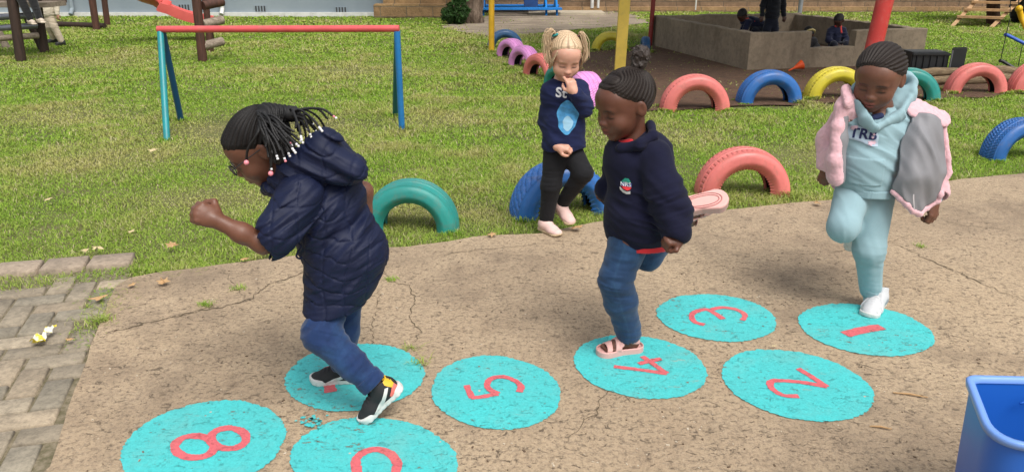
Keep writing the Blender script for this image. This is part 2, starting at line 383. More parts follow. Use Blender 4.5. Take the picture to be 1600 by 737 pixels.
# ---- cracks
t = NT('crack_dirt'); M_crack = t.fin((.10, .075, .045), 1.0)
def crack(pts, w0, jit=.012):
    P = [Vector((*G(u, v, SZ)[:2], SZ+.0025)) for u, v in pts]; Q = []
    for a, b in zip(P[:-1], P[1:]):
        k = max(2, int((b-a).length/.02))
        for j in range(k): Q.append(a.lerp(b, j/k)+Vector((random.gauss(0, jit/2), random.gauss(0, jit/2), 0)))
    Q.append(P[-1]); V = []; Fs = []
    for i, p in enumerate(Q):
        dd = (Q[min(i+1, len(Q)-1)]-Q[max(i-1, 0)]).normalized(); nn = Vector((-dd.y, dd.x, 0)); ww = w0*random.uniform(.25, 1.2)*(.3+.7*math.sin(math.pi*min(1, max(.04, i/len(Q)))))
        V += [p+nn*ww/2, p-nn*ww/2]
    return V, [(2*i, 2*i+1, 2*i+3, 2*i+2) for i in range(len(Q)-1)]
mb = MB()
crk = [([(172, 520), (230, 505), (300, 490), (355, 478), (385, 470), (420, 445), (480, 424), (600, 420), (640, 405)], .006), ([(385, 470), (350, 425), (345, 420)], .003),
       ([(600, 422), (605, 440), (640, 445), (648, 470), (640, 500), (660, 520), (640, 545)], .005), ([(560, 640), (600, 420)], .003), ([(1395, 380), (1450, 405), (1520, 437), (1600, 470)], .007),
       ([(165, 520), (260, 498), (330, 480)], .006), ([(640, 405), (740, 392), (860, 380)], .004), ([(1295, 395), (1400, 376), (1420, 366)], .004), ([(880, 700), (960, 600), (1000, 640)], .003), ([(1430, 330), (1500, 352), (1600, 362)], .004)]
for p, w_ in crk: mb.add(*crack(p, w_))
tag(mb.build('crack', M_crack), kind='structure')
# ---- grass blades
no_grass = [slab, pav, soil, path]
M_g = NT('grass_blade'); a = M_g.n('ShaderNodeAttribute', attribute_name='Col'); M_g.p.inputs['Specular IOR Level'].default_value = .25
M_g.fin(a.outputs[0], .6)
tr = M_g.n('ShaderNodeBsdfTranslucent'); M_g.l(a.outputs[0], tr.inputs[0]); mx = M_g.n('ShaderNodeMixShader'); mx.inputs[0].default_value = .30
M_g.l(M_g.p.outputs[0], mx.inputs[1]); M_g.l(tr.outputs[0], mx.inputs[2]); M_g.l(mx.outputs[0], M_g.out.inputs[0]); M_g = M_g.m
def blades(name, x, y, hgt, wid, z0=-.012, lean=1.35, dryk=None, mat=None):
    n = len(x); P2 = np.stack([x, y, np.zeros(n)], 1)
    big = fbm(P2*.9+3, 3); mid = fbm(P2*4.2+9, 3)
    h = hgt*(1+.45*big+.35*mid)*rng.uniform(.55, 1.25, n); h = np.clip(h, hgt*.25, hgt*2.2)
    a = rng.uniform(0, 2*np.pi, n); l = rng.uniform(.25, 1.1, n)*lean*h*1.3
    b = a+rng.uniform(-.6, .6, n)+np.pi/2; wx = np.cos(b)*wid/2; wy = np.sin(b)*wid/2
    z = np.full(n, z0) if np.isscalar(z0) else z0
    lx, ly = np.cos(a)*l, np.sin(a)*l
    v = np.zeros((n, 5, 3), np.float32)
    v[:, 0] = np.stack([x-wx, y-wy, z], 1); v[:, 1] = np.stack([x+wx, y+wy, z], 1)
    v[:, 2] = np.stack([x+wx*.8+lx*.35, y+wy*.8+ly*.35, z+h*.6], 1); v[:, 3] = np.stack([x-wx*.8+lx*.35, y-wy*.8+ly*.35, z+h*.6], 1)
    v[:, 4] = np.stack([x+lx, y+ly, z+h*.72], 1)
    dry = np.clip(.16+.55*mid+.50*big+rng.normal(0, .22, n), 0, 1)
    if dryk is not None: dry = np.clip(dry+dryk, 0, 1)
    g1 = np.array([.150, .310, .018]); g2 = np.array([.335, .480, .058]); dc = np.array([.50, .44, .17])
    k = rng.uniform(0, 1, n)[:, None]; c = g1*(1-k)+g2*k; c = c*(1-dry[:, None]*.75)+dc*dry[:, None]*.75
    strw = rng.uniform(0, 1, n) < (.05+.12*np.clip(dry, 0, 1)); c[strw] = np.array([.60, .52, .31])*rng.uniform(.6, 1.1, (strw.sum(), 1))
    c = np.repeat(c[:, None], 5, 1)
    base = np.arange(n)[:, None]*5
    tri = np.concatenate([base+np.array([0, 1, 2]), base+np.array([0, 2, 3]), base+np.array([3, 2, 4])], 0)
    return mesh_np(name, v.reshape(-1, 3), tri, mat or M_g, smooth=False, col=c.reshape(-1, 3))
xs, ys, hs_, ws = [], [], [], []
bands = [(3.0, 4.4, 14000, .026, .0036), (4.4, 6, 9500, .028, .0046), (6, 8.5, 5200, .032, .0066), (8.5, 12, 2800, .036, .010), (12, 17, 1400, .040, .015), (17, 30, 520, .045, .024)]
if QUICK: bands = [(a, b, n*.25, h, w_*1.8) for a, b, n, h, w_ in bands]
edge_noise = lambda x, y: fbm(np.stack([x*5, y*5, x*0], 1), 3)*.05
for (a, b, dn_, hh, wd) in bands:
    xl, xr = -(b*.86+1.5), (b*.86+1.5); n = int((xr-xl)*(b-a)*dn_); x = rng.uniform(xl, xr, n); y = rng.uniform(a, b, n)
    keep = np.abs(x) < y*.86+1.2
    x, y = x[keep], y[keep]; e = edge_noise(x, y)
    bad = np.zeros(len(x), bool)
    for pl in no_grass[:2]: bad |= inpoly(x, y+e-.035, pl)
    for pl in no_grass[2:]: bad |= inpoly(x+e*5, y+e*6, pl) & (rng.uniform(0, 1, len(x)) > .04)
    cl = fbm(np.stack([x*2.5, y*2.5, x*0+5], 1), 3); bad |= (cl < -.62) & (rng.uniform(0, 1, len(x)) < .45)
    keep = ~bad; x, y = x[keep], y[keep]; xs.append(x); ys.append(y); hs_.append(np.full(len(x), hh)); ws.append(np.full(len(x), wd))
x, y, hh, wd = map(np.concatenate, (xs, ys, hs_, ws))
dk = np.zeros(len(x))
for c, rx, ry in bare_spots:
    q = ((x-c.x)/rx)**2+((y-c.y)/(ry*2.2))**2; dk += np.exp(-q)*.8
hh = hh*(1-.55*np.clip(dk, 0, 1)); far = np.clip((4.9-y)/1.2, 0, 1); dk += .16*far
tag(blades('grass', x, y, hh, wd, dryk=dk), kind='stuff')
# grass creeping between the lawn edging and the pavers, and weeds in the cracks
xs, ys = [], []
for i in range(2600):
    s = random.uniform(-.9, 1.25); c = topA+e_dir*(.05+s*.75)-e_n*(.23+random.gauss(0, .05)+.03*math.sin(s*6)); xs.append(c.x); ys.append(c.y)
for i in range(900):
    s = random.random()**1.5; a_, b_ = G(182, 455), G(150, 540); c = a_.lerp(b_, s); xs.append(c.x+random.gauss(-.03, .05)); ys.append(c.y+random.gauss(0, .05))
blo = blades('grass', np.array(xs), np.array(ys), np.full(len(xs), .022), np.full(len(xs), .003), z0=.002, dryk=.05, lean=1.4); tag(blo, kind='stuff')
for (u, v, n_, lab) in ((655, 568, 45, 'small weed tuft growing beside the circle with number 7'), (642, 545, 30, 'weed tuft in the driveway crack above circle 7'), (372, 452, 50, 'weed tuft in the crack left of the quilted coat'),
                   (322, 477, 60, 'low weed tuft on the long driveway crack'), (612, 437, 60, 'thin weed sprig in the crack right of the quilted coat'), (160, 500, 120, 'weed tuft between pavers and driveway'), (1437, 385, 40, 'tiny weed in the crack behind the white shoe')):
    p = G(u, v, SZ); n = n_
    o = blades('weed_tuft', p.x+rng.normal(0, .016, n), p.y+rng.normal(0, .013, n), np.full(n, .02), np.full(n, .003), z0=SZ-.002, lean=1.6, dryk=-.1)
    tag(o, lab, 'weed')
# ---- fallen leaves / grit
t = NT('dry_leaf'); n = t.noise(40, 5); M_leaf = t.fin(t.mix(n, (.36, .20, .09), (.50, .33, .16)), .75, t.bump(n, .5, .002))
t = NT('pale_leaf'); n = t.noise(40, 5); M_leaf2 = t.fin(t.mix(n, (.42, .33, .17), (.62, .5, .3)), .75, t.bump(n, .5, .002))
def leaf(p, s, rot, mat, lab):
    bm = bmesh.new(); c = bm.verts.new((0, 0, .012*s/.05)); ring = []
    prof = [1, .55, .95, .5, .8, .42, .35, .9, .35, .42, .8, .5, .95, .55]
    for i, r in enumerate(prof):
        a = 2*math.pi*i/len(prof); ring.append(bm.verts.new((r*s*math.cos(a), r*s*math.sin(a)*.8, random.uniform(-.1, .35)*s*r)))
    for i in range(len(ring)): bm.faces.new((c, ring[i], ring[(i+1) % len(ring)]))
    me = bpy.data.meshes.new('fallen_leaf'); bm.to_mesh(me); bm.free(); o = link('fallen_leaf', me, mat, smooth=False); o.location = p; o.rotation_euler = (random.uniform(-.2, .2), random.uniform(-.2, .2), rot)
    return tag(o, lab, 'leaf', 'dry leaves lying about')
for (u, v, s, m_, z, lab) in ((152, 388, .045, 2, .035, 'large pale dry leaf on the lawn above the edging stones'), (133, 391, .03, 2, .035, 'smaller pale dry leaf left of the large one by the edging stones'), (256, 441, .045, 1, .035, 'brown maple-like leaf at the driveway corner'), (205, 446, .028, 1, .03, 'small brown leaf at the corner where pavers end'), (153, 467, .045, 1, .03, 'brown leaf on the grass strip by the pavers'),
                         (240, 235, .045, 2, .04, 'pale leaf on the lawn left of the teal goal leg'), (75, 312, .035, 2, .035, 'pale leaf in the far left lawn'), (270, 383, .04, 1, .035, 'tan leaf standing in grass below the forearm'), (383, 405, .035, 1, .03, 'tan leaf at the lawn edge left of the quilted coat'), (205, 362, .03, 2, .035, 'tiny pale leaf on the lawn above the corner'),
                         (222, 166, .04, 2, .04, 'pale leaf on the lawn just outside the goal'), (770, 366, .04, 1, .03, 'reddish leaf at the driveway edge before the blond girl'), (900, 356, .05, 1, .035, 'brown leaf by the pink slip-on shoes'), (1278, 318, .04, 1, .035, 'orange brown leaf at the driveway edge below the pink jacket'), (110, 530, .02, 1, .03, 'small brown leaf on the pavers by the wrapper'), (1210, 540, .012, 2, .03, 'pale chip beside circle 3')):
    leaf(G(u, v, z), s, random.uniform(0, 6), M_leaf if m_ == 1 else M_leaf2, lab)
mb = MB()
for i in range(520):
    u, v = random.uniform(120, 1600), random.uniform(350, 737); p = G(u, v, SZ+.001)
    if not inpoly(np.array([p.x]), np.array([p.y]), slab)[0]: continue
    r = random.uniform(.0012, .0042); M_ = Matrix.Rotation(random.uniform(0, 6), 3, 'Z'); mb.box(p, (r*random.uniform(1, 3), r*1.4, r), M_)
t = NT('grit'); tag(mb.build('grit', t.fin(t.mix(t.ramp(t.noise(6, 2), [(.48, 0), (.52, 1)]), (.12, .08, .05), (.5, .42, .32)), .9)), kind='stuff')
for u, v, l in ((1422, 617, .05), (1376, 668, .03), (1300, 345, .03)):
    p = G(u, v, SZ+.004); q = p+Vector((l, -l*.35, .003)); tag(MB().tube([p-Vector((l, -l*.35, 0)), p+Vector((0, .004, .003)), q], [.002, .004, .002], 6).build('twig', M_leaf), {1422: 'dark twig on the driveway left of the blue bin', 1376: 'short twig below circle 2', 1300: 'short twig on the driveway behind the pink jacket'}[u], 'twig')
# ================================================================== BUILDINGS
t = NT('grey_plaster'); a = t.noise(.8, 6, .65); b = t.noise(7, 6, .7)
c = t.mix(t.ramp(a, [(.3, 0), (.7, 1)]), (.20, .245, .285), (.26, .305, .34)); c = t.mix(t.ramp(b, [(.62, 0), (.75, .4)]), c, (.22, .26, .3))
M_plaster = t.fin(c, .85, t.bump(b, .3, .006))
def stone_mat(name, c1, c2, mortar, sc=(1, 1, 1)):
    t = NT(name); br = t.n('ShaderNodeTexBrick'); br.offset = .5; br.inputs['Scale'].default_value = 1.0
    br.inputs['Brick Width'].default_value = .62; br.inputs['Row Height'].default_value = .24; br.inputs['Mortar Size'].default_value = .012; br.inputs['Mortar Smooth'].default_value = .3
    br.inputs['Color1'].default_value = (*c1, 1); br.inputs['Color2'].default_value = (*c2, 1); br.inputs['Mortar'].default_value = (*mortar, 1)
    m = t.co(sc, (R_(90), 0, 0)); dn = t.n('ShaderNodeTexNoise'); dn.inputs['Scale'].default_value = 2.5
    t.l(m, dn.inputs['Vector']); mx = t.mix(.035, (0, 0, 0), dn.outputs[1]); add = t.n('ShaderNodeVectorMath', operation='ADD'); t.l(m, add.inputs[0]); t.l(mx, add.inputs[1]); t.l(add.outputs[0], br.inputs['Vector'])
    n1 = t.noise(5, 7, .7); n2 = t.noise(22, 5, .7)
    c = t.mix(1.0, br.outputs[0], t.ramp(n1, [(.3, .62), (.65, 1.12)]), 'MULTIPLY'); c = t.mix(t.ramp(n2, [(.5, 0), (.75, .5)]), c, mulc(c1, .45))
    return t.fin(c, .92, t.bump(t.math('ADD', t.math('MULTIPLY', br.outputs[1], -1.2), t.math('ADD', n1, n2)), .8, .03))
M_sand = stone_mat('sandstone', (.42, .27, .13), (.33, .20, .10), (.22, .17, .11))
M_brown = stone_mat('brown_stone', (.30, .20, .12), (.215, .14, .085), (.13, .10, .07))
M_white = simple('white_paint', (.62, .62, .6), .6, .12, dirt=(.25, .22, .17))
M_dark = simple('dark_metal', (.045, .048, .055), .5)
wl = G(80, 19); wr = G(606, 23); yb = (wl.y+wr.y)/2+.0
wy = 19.6
bld = empty('painted_building', (-6, wy, 0), 'long grey-blue plastered building behind the lawn with low air vents', 'building')
x_r = W(604, 10, wy).x
MB().box((x_r/2-14, wy+.15, 1.6), (28+x_r, .3, 3.25)).build('wall', M_plaster, bld)
MB().box((x_r/2-14, wy-.03, .035), (28+x_r, .1, .11)).build('foundation', M_white, bld)
MB().box((x_r/2-14, wy+.1, 3.3), (28.4+x_r, 1.0, .12)).build('roof', M_dark, bld)
for u, v in ((288, 12), (407, 14), (533, 16)):
    p = W(u, v, wy-.012)
    vn_ = MB().box(p, (.30, .02, .16)).build('air_vent', M_plaster, bld)
    m = MB()
    for k in range(4): m.box((p.x-.105+k*.07, p.y-.012, p.z), (.036, .012, .13))
    m.build('vent_slots', M_dark, vn_)
for k, (u, lab) in enumerate(((347, ''), (112, ''))):
    p = W(u, 10, wy-.08); dpipe = MB().tube([(p.x, p.y, .16), (p.x, p.y, 3.2)], .05, 12).tube([(p.x, p.y, .18), (p.x, p.y-.12, .05)], .05, 12).build('downpipe', M_white if u == 347 else M_plaster, bld, angle=40)
wn = MB().box((x_r-5.5, wy-.01, 2.0), (1.6, .04, 1.1)).build('window', M_dark, bld)
# sandstone plinth and brown stone building, set back
pl = G(606, 25); pr = G(722, 22)
sp = empty('stone_building', (3, 22, 0), 'brown sandstone building behind the dirt path, beyond the bench', 'building')
py = W(606, 24, 19.0).y
xl = W(611, 10, 19.2).x; xr_ = G(735, 22).x
MB().box(((xl+xr_)/2-.1, 19.75, 1.6), (xr_-xl+.2, .9, 3.2)).build('wall', M_sand, sp)
MB().box(((xl+xr_)/2-.12, 19.2, .15), (xr_-xl+.55, .35, .32), bevel=.02).build('plinth', M_sand, sp)
yb2 = 21.2
MB().box((xr_+8.6, yb2+.25, 1.6), (18, .5, 3.2)).build('wall', M_brown, sp)
MB().box((xr_+8.6, yb2-.1, .06), (18, .22, .13)).build('plinth', M_sand, sp)
p = G(921, 14); MB().tube([(p.x-.06, yb2-.2, .1), (p.x-.06, yb2-.2, 3)], .045, 10).tube([(p.x+.1, yb2-.2, .1), (p.x+.1, yb2-.2, 3)], .035, 10).build('downpipe', M_white, sp, angle=40)
p = G(1048, 7); MB().tube([(p.x, yb2-.2, .05), (p.x, yb2-.2, 3)], .02, 8).build('downpipe', M_white, sp)
MB().box((G(880, 18).x, yb2-.95, .03), (1.9, .9, .07), bevel=.01).build('doorstep', simple('pale_slab', (.42, .36, .27), .9), sp)
MB().box((xr_+8.6, yb2+.2, 3.25), (18.4, 1.2, .12)).build('roof', M_dark, sp)
# retaining wall far right
rw = MB(); p0_, p1_ = G(1040, 6.5), G(1480, 13); x0 = p0_.x
rw.box(((x0+26)/2, 25.2, .6), (26-x0, .5, 1.7)); tag(rw.build('boundary_wall', M_brown), 'low brown stone boundary wall across the far lawn', 'wall')
# ================================================================== TYRES
M_rub = simple('black_rubber', (.022, .022, .023), .75, .3, bs=40)
def tyre_mat(name, c):
    t = NT(name); n = t.noise(5, 5); col = t.mix(t.ramp(n, [(.3, 0), (.7, 1)]), mulc(c, .82), mulc(c, 1.12))
    col = t.mix(t.ramp(t.noise(11, 8, .75), [(.50, 0), (.70, .45)]), col, (.17, .125, .085)); ch = t.ramp(t.noise(30, 8, .8, dist=.6), [(.30, 1), (.335, 0)]); col = t.mix(ch, col, (.03, .028, .027))
    return t.fin(col, t.ramp(n, [(.3, .38), (.7, .6)]), t.bump(t.math('SUBTRACT', t.noise(55, 4), ch), .4, .003))
TC = {'teal': tyre_mat('teal_tyre_paint', (.018, .25, .225)), 'blue': tyre_mat('blue_tyre_paint', (.020, .125, .40)), 'salmon': tyre_mat('salmon_tyre_paint', (.66, .17, .155)),
      'yellow': tyre_mat('yellow_tyre_paint', (.60, .50, .035)), 'pink': tyre_mat('pink_tyre_paint', (.68, .27, .60)), 'navy': tyre_mat('navy_tyre_paint', (.025, .10, .24))}
TY = []
def tyre(u, v, R, yaw, color, lab, Wd=.19, tread=0, h=None, sink=0.0):
    h = h or R-sink
    c = G(u, v, h); e = empty('tyre', (c.x, c.y, 0), lab, 'tyre', 'half-buried painted tyres edging the play area')
    TY.append((c.x, c.y, R, yaw, Wd)); LOCAL.add(e.name); e.rotation_euler = (random.uniform(-.04, .04), 0, yaw)
    # cross-section (radial, lateral): outer shell
    prof = []
    hw = Wd/2; rin = R*.60
    for x in np.linspace(-hw*.80, hw*.80, 33): prof.append((R-.008*(x/hw)**2*2, x))
    for k in range(1, 15):
        a = math.pi/2*k/14*1.0; prof.append((R-.018-(R-rin)*.46*(1-math.cos(a))-.006*math.sin(a), hw*.80+hw*.24*math.sin(a)))
    for k in range(1, 9):
        s = k/8; prof.append((R-.024-(R-rin)*.46-(R-rin-.024)*.54*s, hw*1.04-hw*.42*s**1.6))
    half = prof[16:]; full = [(r, -x) for r, x in reversed(half[1:])]+half
    NS = 132; V = []; Fs = []; m = len(full)
    for i in range(NS+1):
        a = R_(-14)+(math.pi+R_(28))*i/NS
        for (r, x) in full:
            rr = r; ax = abs(x)/hw
            if ax < .80:
                for gpos in (.0, .36, -.36):          # circumferential grooves
                    if abs(x/hw-gpos) < .045: rr -= .006
                if tread == 1 and .45 < ax < .80 and (i % 4) == 0: rr -= .006
                if tread == 2 and ((i+int(abs(x)/hw*7)) % 3) == 0: rr -= .006
                if tread == 3 and (int(i/2+x/hw*4) % 3) == 0: rr -= .009
            elif ax > .9 and rr < R-.03 and rr > R-.05: rr += 0; x = x*(1.012 if i % 2 else 1.0)
            V.append((rr*math.cos(a), x, rr*math.sin(a)-sink))
    for i in range(NS):
        for j in range(m-1): Fs.append((i*m+j, i*m+j+1, (i+1)*m+j+1, (i+1)*m+j))
    o = MB().add(V, Fs).build('tread_shell', TC[color], e, angle=35)
    # bead lip
    mb = MB()
    for sgn in (-1, 1): mb.tube([(rin*math.cos(a), sgn*hw*.62, rin*math.sin(a)-sink) for a in np.linspace(R_(-14), R_(194), 70)], .009, 8)
    mb.build('bead', TC[color], e, smooth=True)
    # dark inner lining (thickness)
    V = []; Fs = []; inn = [(rin, -hw*.60), (R-.06, -hw*.86), (R-.030, -hw*.6), (R-.026, 0), (R-.030, hw*.6), (R-.06, hw*.86), (rin, hw*.60)]
    for i in range(67):
        a = R_(-14)+(math.pi+R_(28))*i/66
        for r, x in inn: V.append((r*math.cos(a), x, r*math.sin(a)-sink))
    for i in range(66):
        for j in range(6): Fs.append((i*7+j, (i+1)*7+j, (i+1)*7+j+1, i*7+j+1))
    MB().add(V, Fs).build('inner_lining', M_rub, e, angle=60)
    return e
tyre(640, 281, .265, R_(-3), 'teal', 'teal half-buried tyre nearest the camera, beside the girl in the quilted coat', tread=0)
tyre(878, 252, .30, R_(16), 'blue', 'blue half-buried tyre directly behind the blond girl', tread=3, Wd=.23)
tyre(1166, 230, .295, R_(4), 'salmon', 'salmon half-buried tyre on the lawn edge between the middle and right girls', tread=1)
tyre(1089, 116, .335, R_(2), 'salmon', 'salmon tyre in the back row, left of the blue one', tread=1, Wd=.22)
tyre(1206, 109, .325, R_(4), 'blue', 'blue tyre in the back row between salmon and yellow', tread=2, Wd=.22)
tyre(1312, 104, .325, R_(2), 'yellow', 'yellow tyre in the back row, left of the right girl', tread=1, Wd=.22)
tyre(1424, 106, .32, R_(-12), 'teal', 'teal tyre in the back row behind the right girl, by the black crate')
tyre(1532, 98, .32, R_(0), 'salmon', 'salmon tyre in the back row right of the black crate')
tyre(1632, 93, .34, R_(6), 'salmon', 'salmon tyre cut by the right edge of the picture')
tyre(1607, 184, .29, R_(8), 'blue', 'blue tyre alone on the lawn at the right edge', tread=2)
tyre(789, 46, .29, R_(3), 'navy', 'dark blue tyre behind the far yellow pole')
tyre(799, 60, .27, R_(-52), 'pink', 'pink tyre farthest in the receding row', Wd=.2)
tyre(819, 71, .275, R_(-54), 'pink', 'pink tyre second in the receding row')
tyre(846, 83, .29, R_(-55), 'salmon', 'salmon tyre just left of the blond girl head', tread=1)
tyre(877, 101, .26, R_(-60), 'teal', 'teal tyre mostly hidden behind the blond girl neck')
tyre(914, 112, .30, R_(-66), 'pink', 'pink tyre with worn tread just right of the blond girl', tread=2, Wd=.25)
tyre(954, 49, .29, R_(2), 'yellow', 'yellow tyre far behind, beside the flat yellow post')
tyre(1009, 57, .22, R_(86), 'navy', 'blue tyre mostly hidden behind the dark red post', Wd=.13)
xs, ys = [], []
for (x_, y_, R, yaw, Wd) in TY:
    for sg in (-1, 1):
        for i in range(170):
            a = R*sg*random.uniform(.72, 1.1)+random.gauss(0, .015); b = (Wd/2+abs(random.gauss(0, .022)))*random.choice((-1, -1, 1)); xs.append(x_+a*math.cos(yaw)-b*math.sin(yaw)); ys.append(y_+a*math.sin(yaw)+b*math.cos(yaw))
for u, v in ((260, 217), (283, 186), (628, 202), (617, 180), (768, 82), (33, 95), (70, 83), (317, 96)):
    p = G(u, v)
    for i in range(120): xs.append(p.x+random.gauss(0, .05)); ys.append(p.y+random.gauss(0, .04))
ys = np.array(ys); tag(blades('grass', np.array(xs), ys, np.full(len(xs), .055), .0035+.0012*np.clip(ys-4, 0, 9), lean=.8, dryk=.0), kind='stuff')
# ================================================================== GOAL FRAME
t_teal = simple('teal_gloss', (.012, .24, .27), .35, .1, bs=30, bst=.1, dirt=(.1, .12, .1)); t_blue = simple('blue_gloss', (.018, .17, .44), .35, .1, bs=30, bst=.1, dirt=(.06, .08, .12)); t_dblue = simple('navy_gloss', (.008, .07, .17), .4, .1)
t_red = simple('coral_gloss', (.62, .085, .095), .33, .12, bs=30, bst=.1, dirt=(.3, .2, .15))
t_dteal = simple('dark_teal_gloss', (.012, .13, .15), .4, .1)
a = G(260, 216); b = G(628, 200); Yt = (a.y+G(283, 185).y)/2
goal = empty('goal_frame', ((a.x+b.x)/2, a.y, 0), 'low A-frame football goal with coral crossbar and teal and blue legs', 'goal')
tl = W(250, 46, Yt); tr_ = W(620, 45, Yt-.1)
r = .028
MB().tube([tl-Vector((.02, 0, 0)), tr_+Vector((.02, 0, 0))], r, 16).build('crossbar', t_red, goal, angle=50)
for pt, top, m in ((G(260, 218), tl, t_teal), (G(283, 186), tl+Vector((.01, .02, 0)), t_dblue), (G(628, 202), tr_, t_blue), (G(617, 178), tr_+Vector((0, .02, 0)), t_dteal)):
    MB().tube([pt-Vector((0, 0, .05)), top-Vector((0, 0, .02))], r*.95, 14).build('leg', m, goal, angle=50)
# ================================================================== POSTS
def pole(name, u0, v0, u1, v1, rad, m, lab, top=3.0, cat='post', n=18, flat=None):
    """foot at ground pixel, direction through a second pixel at the same depth"""
    a = G(u0, v0); b = W(u1, v1, a.y); d = (b-a)/(b.z-a.z); e = empty(name, a, lab, cat)
    mb = MB()
    if flat:
        M_ = Matrix.Rotation(math.atan2(-d.x, 1)*-1, 3, 'Y'); mb.add([tuple(a+d*z+Vector((sx*flat[0]/2, sy*flat[1]/2, 0))) for z in (-.1, top) for sx, sy in ((-1, -1), (1, -1), (1, 1), (-1, 1))],
            [(0, 3, 2, 1), (4, 5, 6, 7), (0, 1, 5, 4), (1, 2, 6, 5), (2, 3, 7, 6), (3, 0, 4, 7)])
    else: mb.tube([a-d*.1, a+d*top], rad, n)
    mb.build('shaft', m, e, angle=40)
    MB().tube([a+d*top, a+d*(top+.05)], (rad or flat[0]/2)*1.15, n).build('cap', m, e, angle=40)
    return e
m_yel = simple('yellow_gloss', (.62, .36, .02), .4, .12, bs=25, bst=.15, dirt=(.25, .17, .06), ds=14)
m_yel2 = simple('pale_yellow_gloss', (.66, .47, .08), .42, .1, bs=25, bst=.15, dirt=(.3, .24, .1), ds=14)
m_redp = simple('red_gloss', (.56, .05, .045), .38, .1, bs=25, bst=.15, dirt=(.4, .3, .25)); m_dred = simple('dark_red_gloss', (.24, .022, .02), .45, .15, dirt=(.2, .1, .08))
pole('swing_post', 768, 81, 768, 0, .045, m_yel, 'round yellow post at the far end of the receding tyre row')
pole('flat_post', 968, 112, 976, 0, None, m_yel2, 'flat pale yellow post rising behind the middle girl', flat=(.135, .07))
pole('shade_post', 1015, 72, 1021, 0, .037, m_dred, 'slim dark red post at the left corner of the concrete sandpit')
pole('shade_post', 1352, 130, 1383, 0, .095, m_redp, 'thick red post leaning behind the right girl head')
pole('shade_post', 1249, 23, 1252, 0, .055, simple('grey_gloss', (.20, .21, .23), .5), 'grey steel post at the rear corner of the sandpit')
# ================================================================== SANDPIT
t = NT('raw_concrete'); a1 = t.noise(1.6, 7, .7); b1 = t.noise(14, 7, .75); dr = t.noise(3.5, 6, .7, co=t.co((1, 1, .25)))
br = t.n('ShaderNodeTexBrick'); br.inputs['Scale'].default_value = 1; br.inputs['Brick Width'].default_value = .4; br.inputs['Row Height'].default_value = .2; br.inputs['Mortar Size'].default_value = .006
c = t.mix(t.ramp(a1, [(.3, 0), (.7, 1)]), (.20, .155, .108), (.31, .245, .175)); c = t.mix(t.ramp(b1, [(.3, .55), (.55, 0)]), c, (.09, .075, .055)); c = t.mix(t.ramp(dr, [(.52, 0), (.7, .55)]), c, (.11, .08, .055)); c = t.mix(t.ramp(dr, [(.3, .3), (.4, 0)]), c, (.30, .27, .21))
M_conc = t.fin(c, .93, t.bump(b1, .6, .008))
A_ = G(1173, 52, .47); B2 = G(1020, 25, .47); C_ = G(1450, 45, .47); D_ = B2+(C_-A_)
for q in (A_, B2, C_, D_): q.z = 0
sb = empty('sandpit', A_, 'concrete block sandpit with a notch in its front wall', 'sandpit')
def wallseg(mb, a, b, th, z0, z1, inward, rough=.006):
    d = (b-a); L = d.length; d.normalize(); k = max(2, int(L/.12)); nz = 4; V = []; Fs = []
    for i in range(k+1):
        p = a+d*(L*i/k); top = z1+random.uniform(-rough, rough)
        for q, z in ((p, z0), (p, top-.01), (p+inward*.008, top), (p+inward*(th-.008), top), (p+inward*th, top-.01), (p+inward*th, z0)): V.append((q.x, q.y, z))
    for i in range(k):
        for j in range(6): Fs.append((i*6+j, i*6+(j+1) % 6, (i+1)*6+(j+1) % 6, (i+1)*6+j))
    Fs += [tuple(range(6)), tuple(k*6+j for j in reversed(range(6)))]
    mb.add(V, Fs)
inF = (B2-A_).normalized(); inL = (C_-A_).normalized(); th = .13
fr = (C_-A_); nA = A_+fr*.335; nB = A_+fr*.585
m = MB(); wallseg(m, A_, nA-inL*.002, th, -.05, .47, inF); wallseg(m, nA, nB, th, -.05, .26, inF); wallseg(m, nB+inL*.002, C_, th, -.05, .47, inF); m.build('front_wall', M_conc, sb, angle=30)
m = MB(); wallseg(m, A_+inF*(th+.002), B2-inF*.002, th, -.05, .472, inL); m.build('side_wall', M_conc, sb, angle=30)
m = MB(); wallseg(m, C_+inF*(th+.002), D_-inF*.002, th, -.05, .468, -inL, .012); m.build('side_wall', M_conc, sb, angle=30)
m = MB(); wallseg(m, B2, D_, th, -.05, .475, -inF, .012); m.build('rear_wall', M_conc, sb, angle=30)
q = [A_+inF*.1+inL*.1, C_+inF*.1-inL*.1, D_-inF*.2-inL*.1, B2-inF*.2+inL*.1]
tag(sheet('sand', [(p.x, p.y) for p in q], .05, M_soil), kind='structure')
cn = empty('shade_canopy', A_+Vector((1.2, 1.5, 0)), 'steel sheet roof carried on the coloured posts over the sandpit', 'canopy')
cx0, cx1, cy0, cy1 = 1.0, 5.9, 8.2, 14.6
V = []; Fs = []; nx_ = 120
for i in range(nx_+1):
    x = cx0+(cx1-cx0)*i/nx_; z = .018*math.cos(i*math.pi/2)
    V += [(x, cy0, 3.05+z), (x, cy1, 3.25+z), (x, cy0, 3.045+z), (x, cy1, 3.245+z)]
for i in range(nx_): a = i*4; Fs += [(a, a+1, a+5, a+4), (a+2, a+6, a+7, a+3)]
MB().add(V, Fs).build('roof_sheet', simple('galvanised', (.30, .31, .32), .5, .15, metal=.4), cn)
for yy in (8.6, 11.3, 14.2): MB().box(((cx0+cx1)/2, yy, 2.98+.03*(yy-8)), (cx1-cx0, .06, .09)).build('purlin', M_dark, cn)
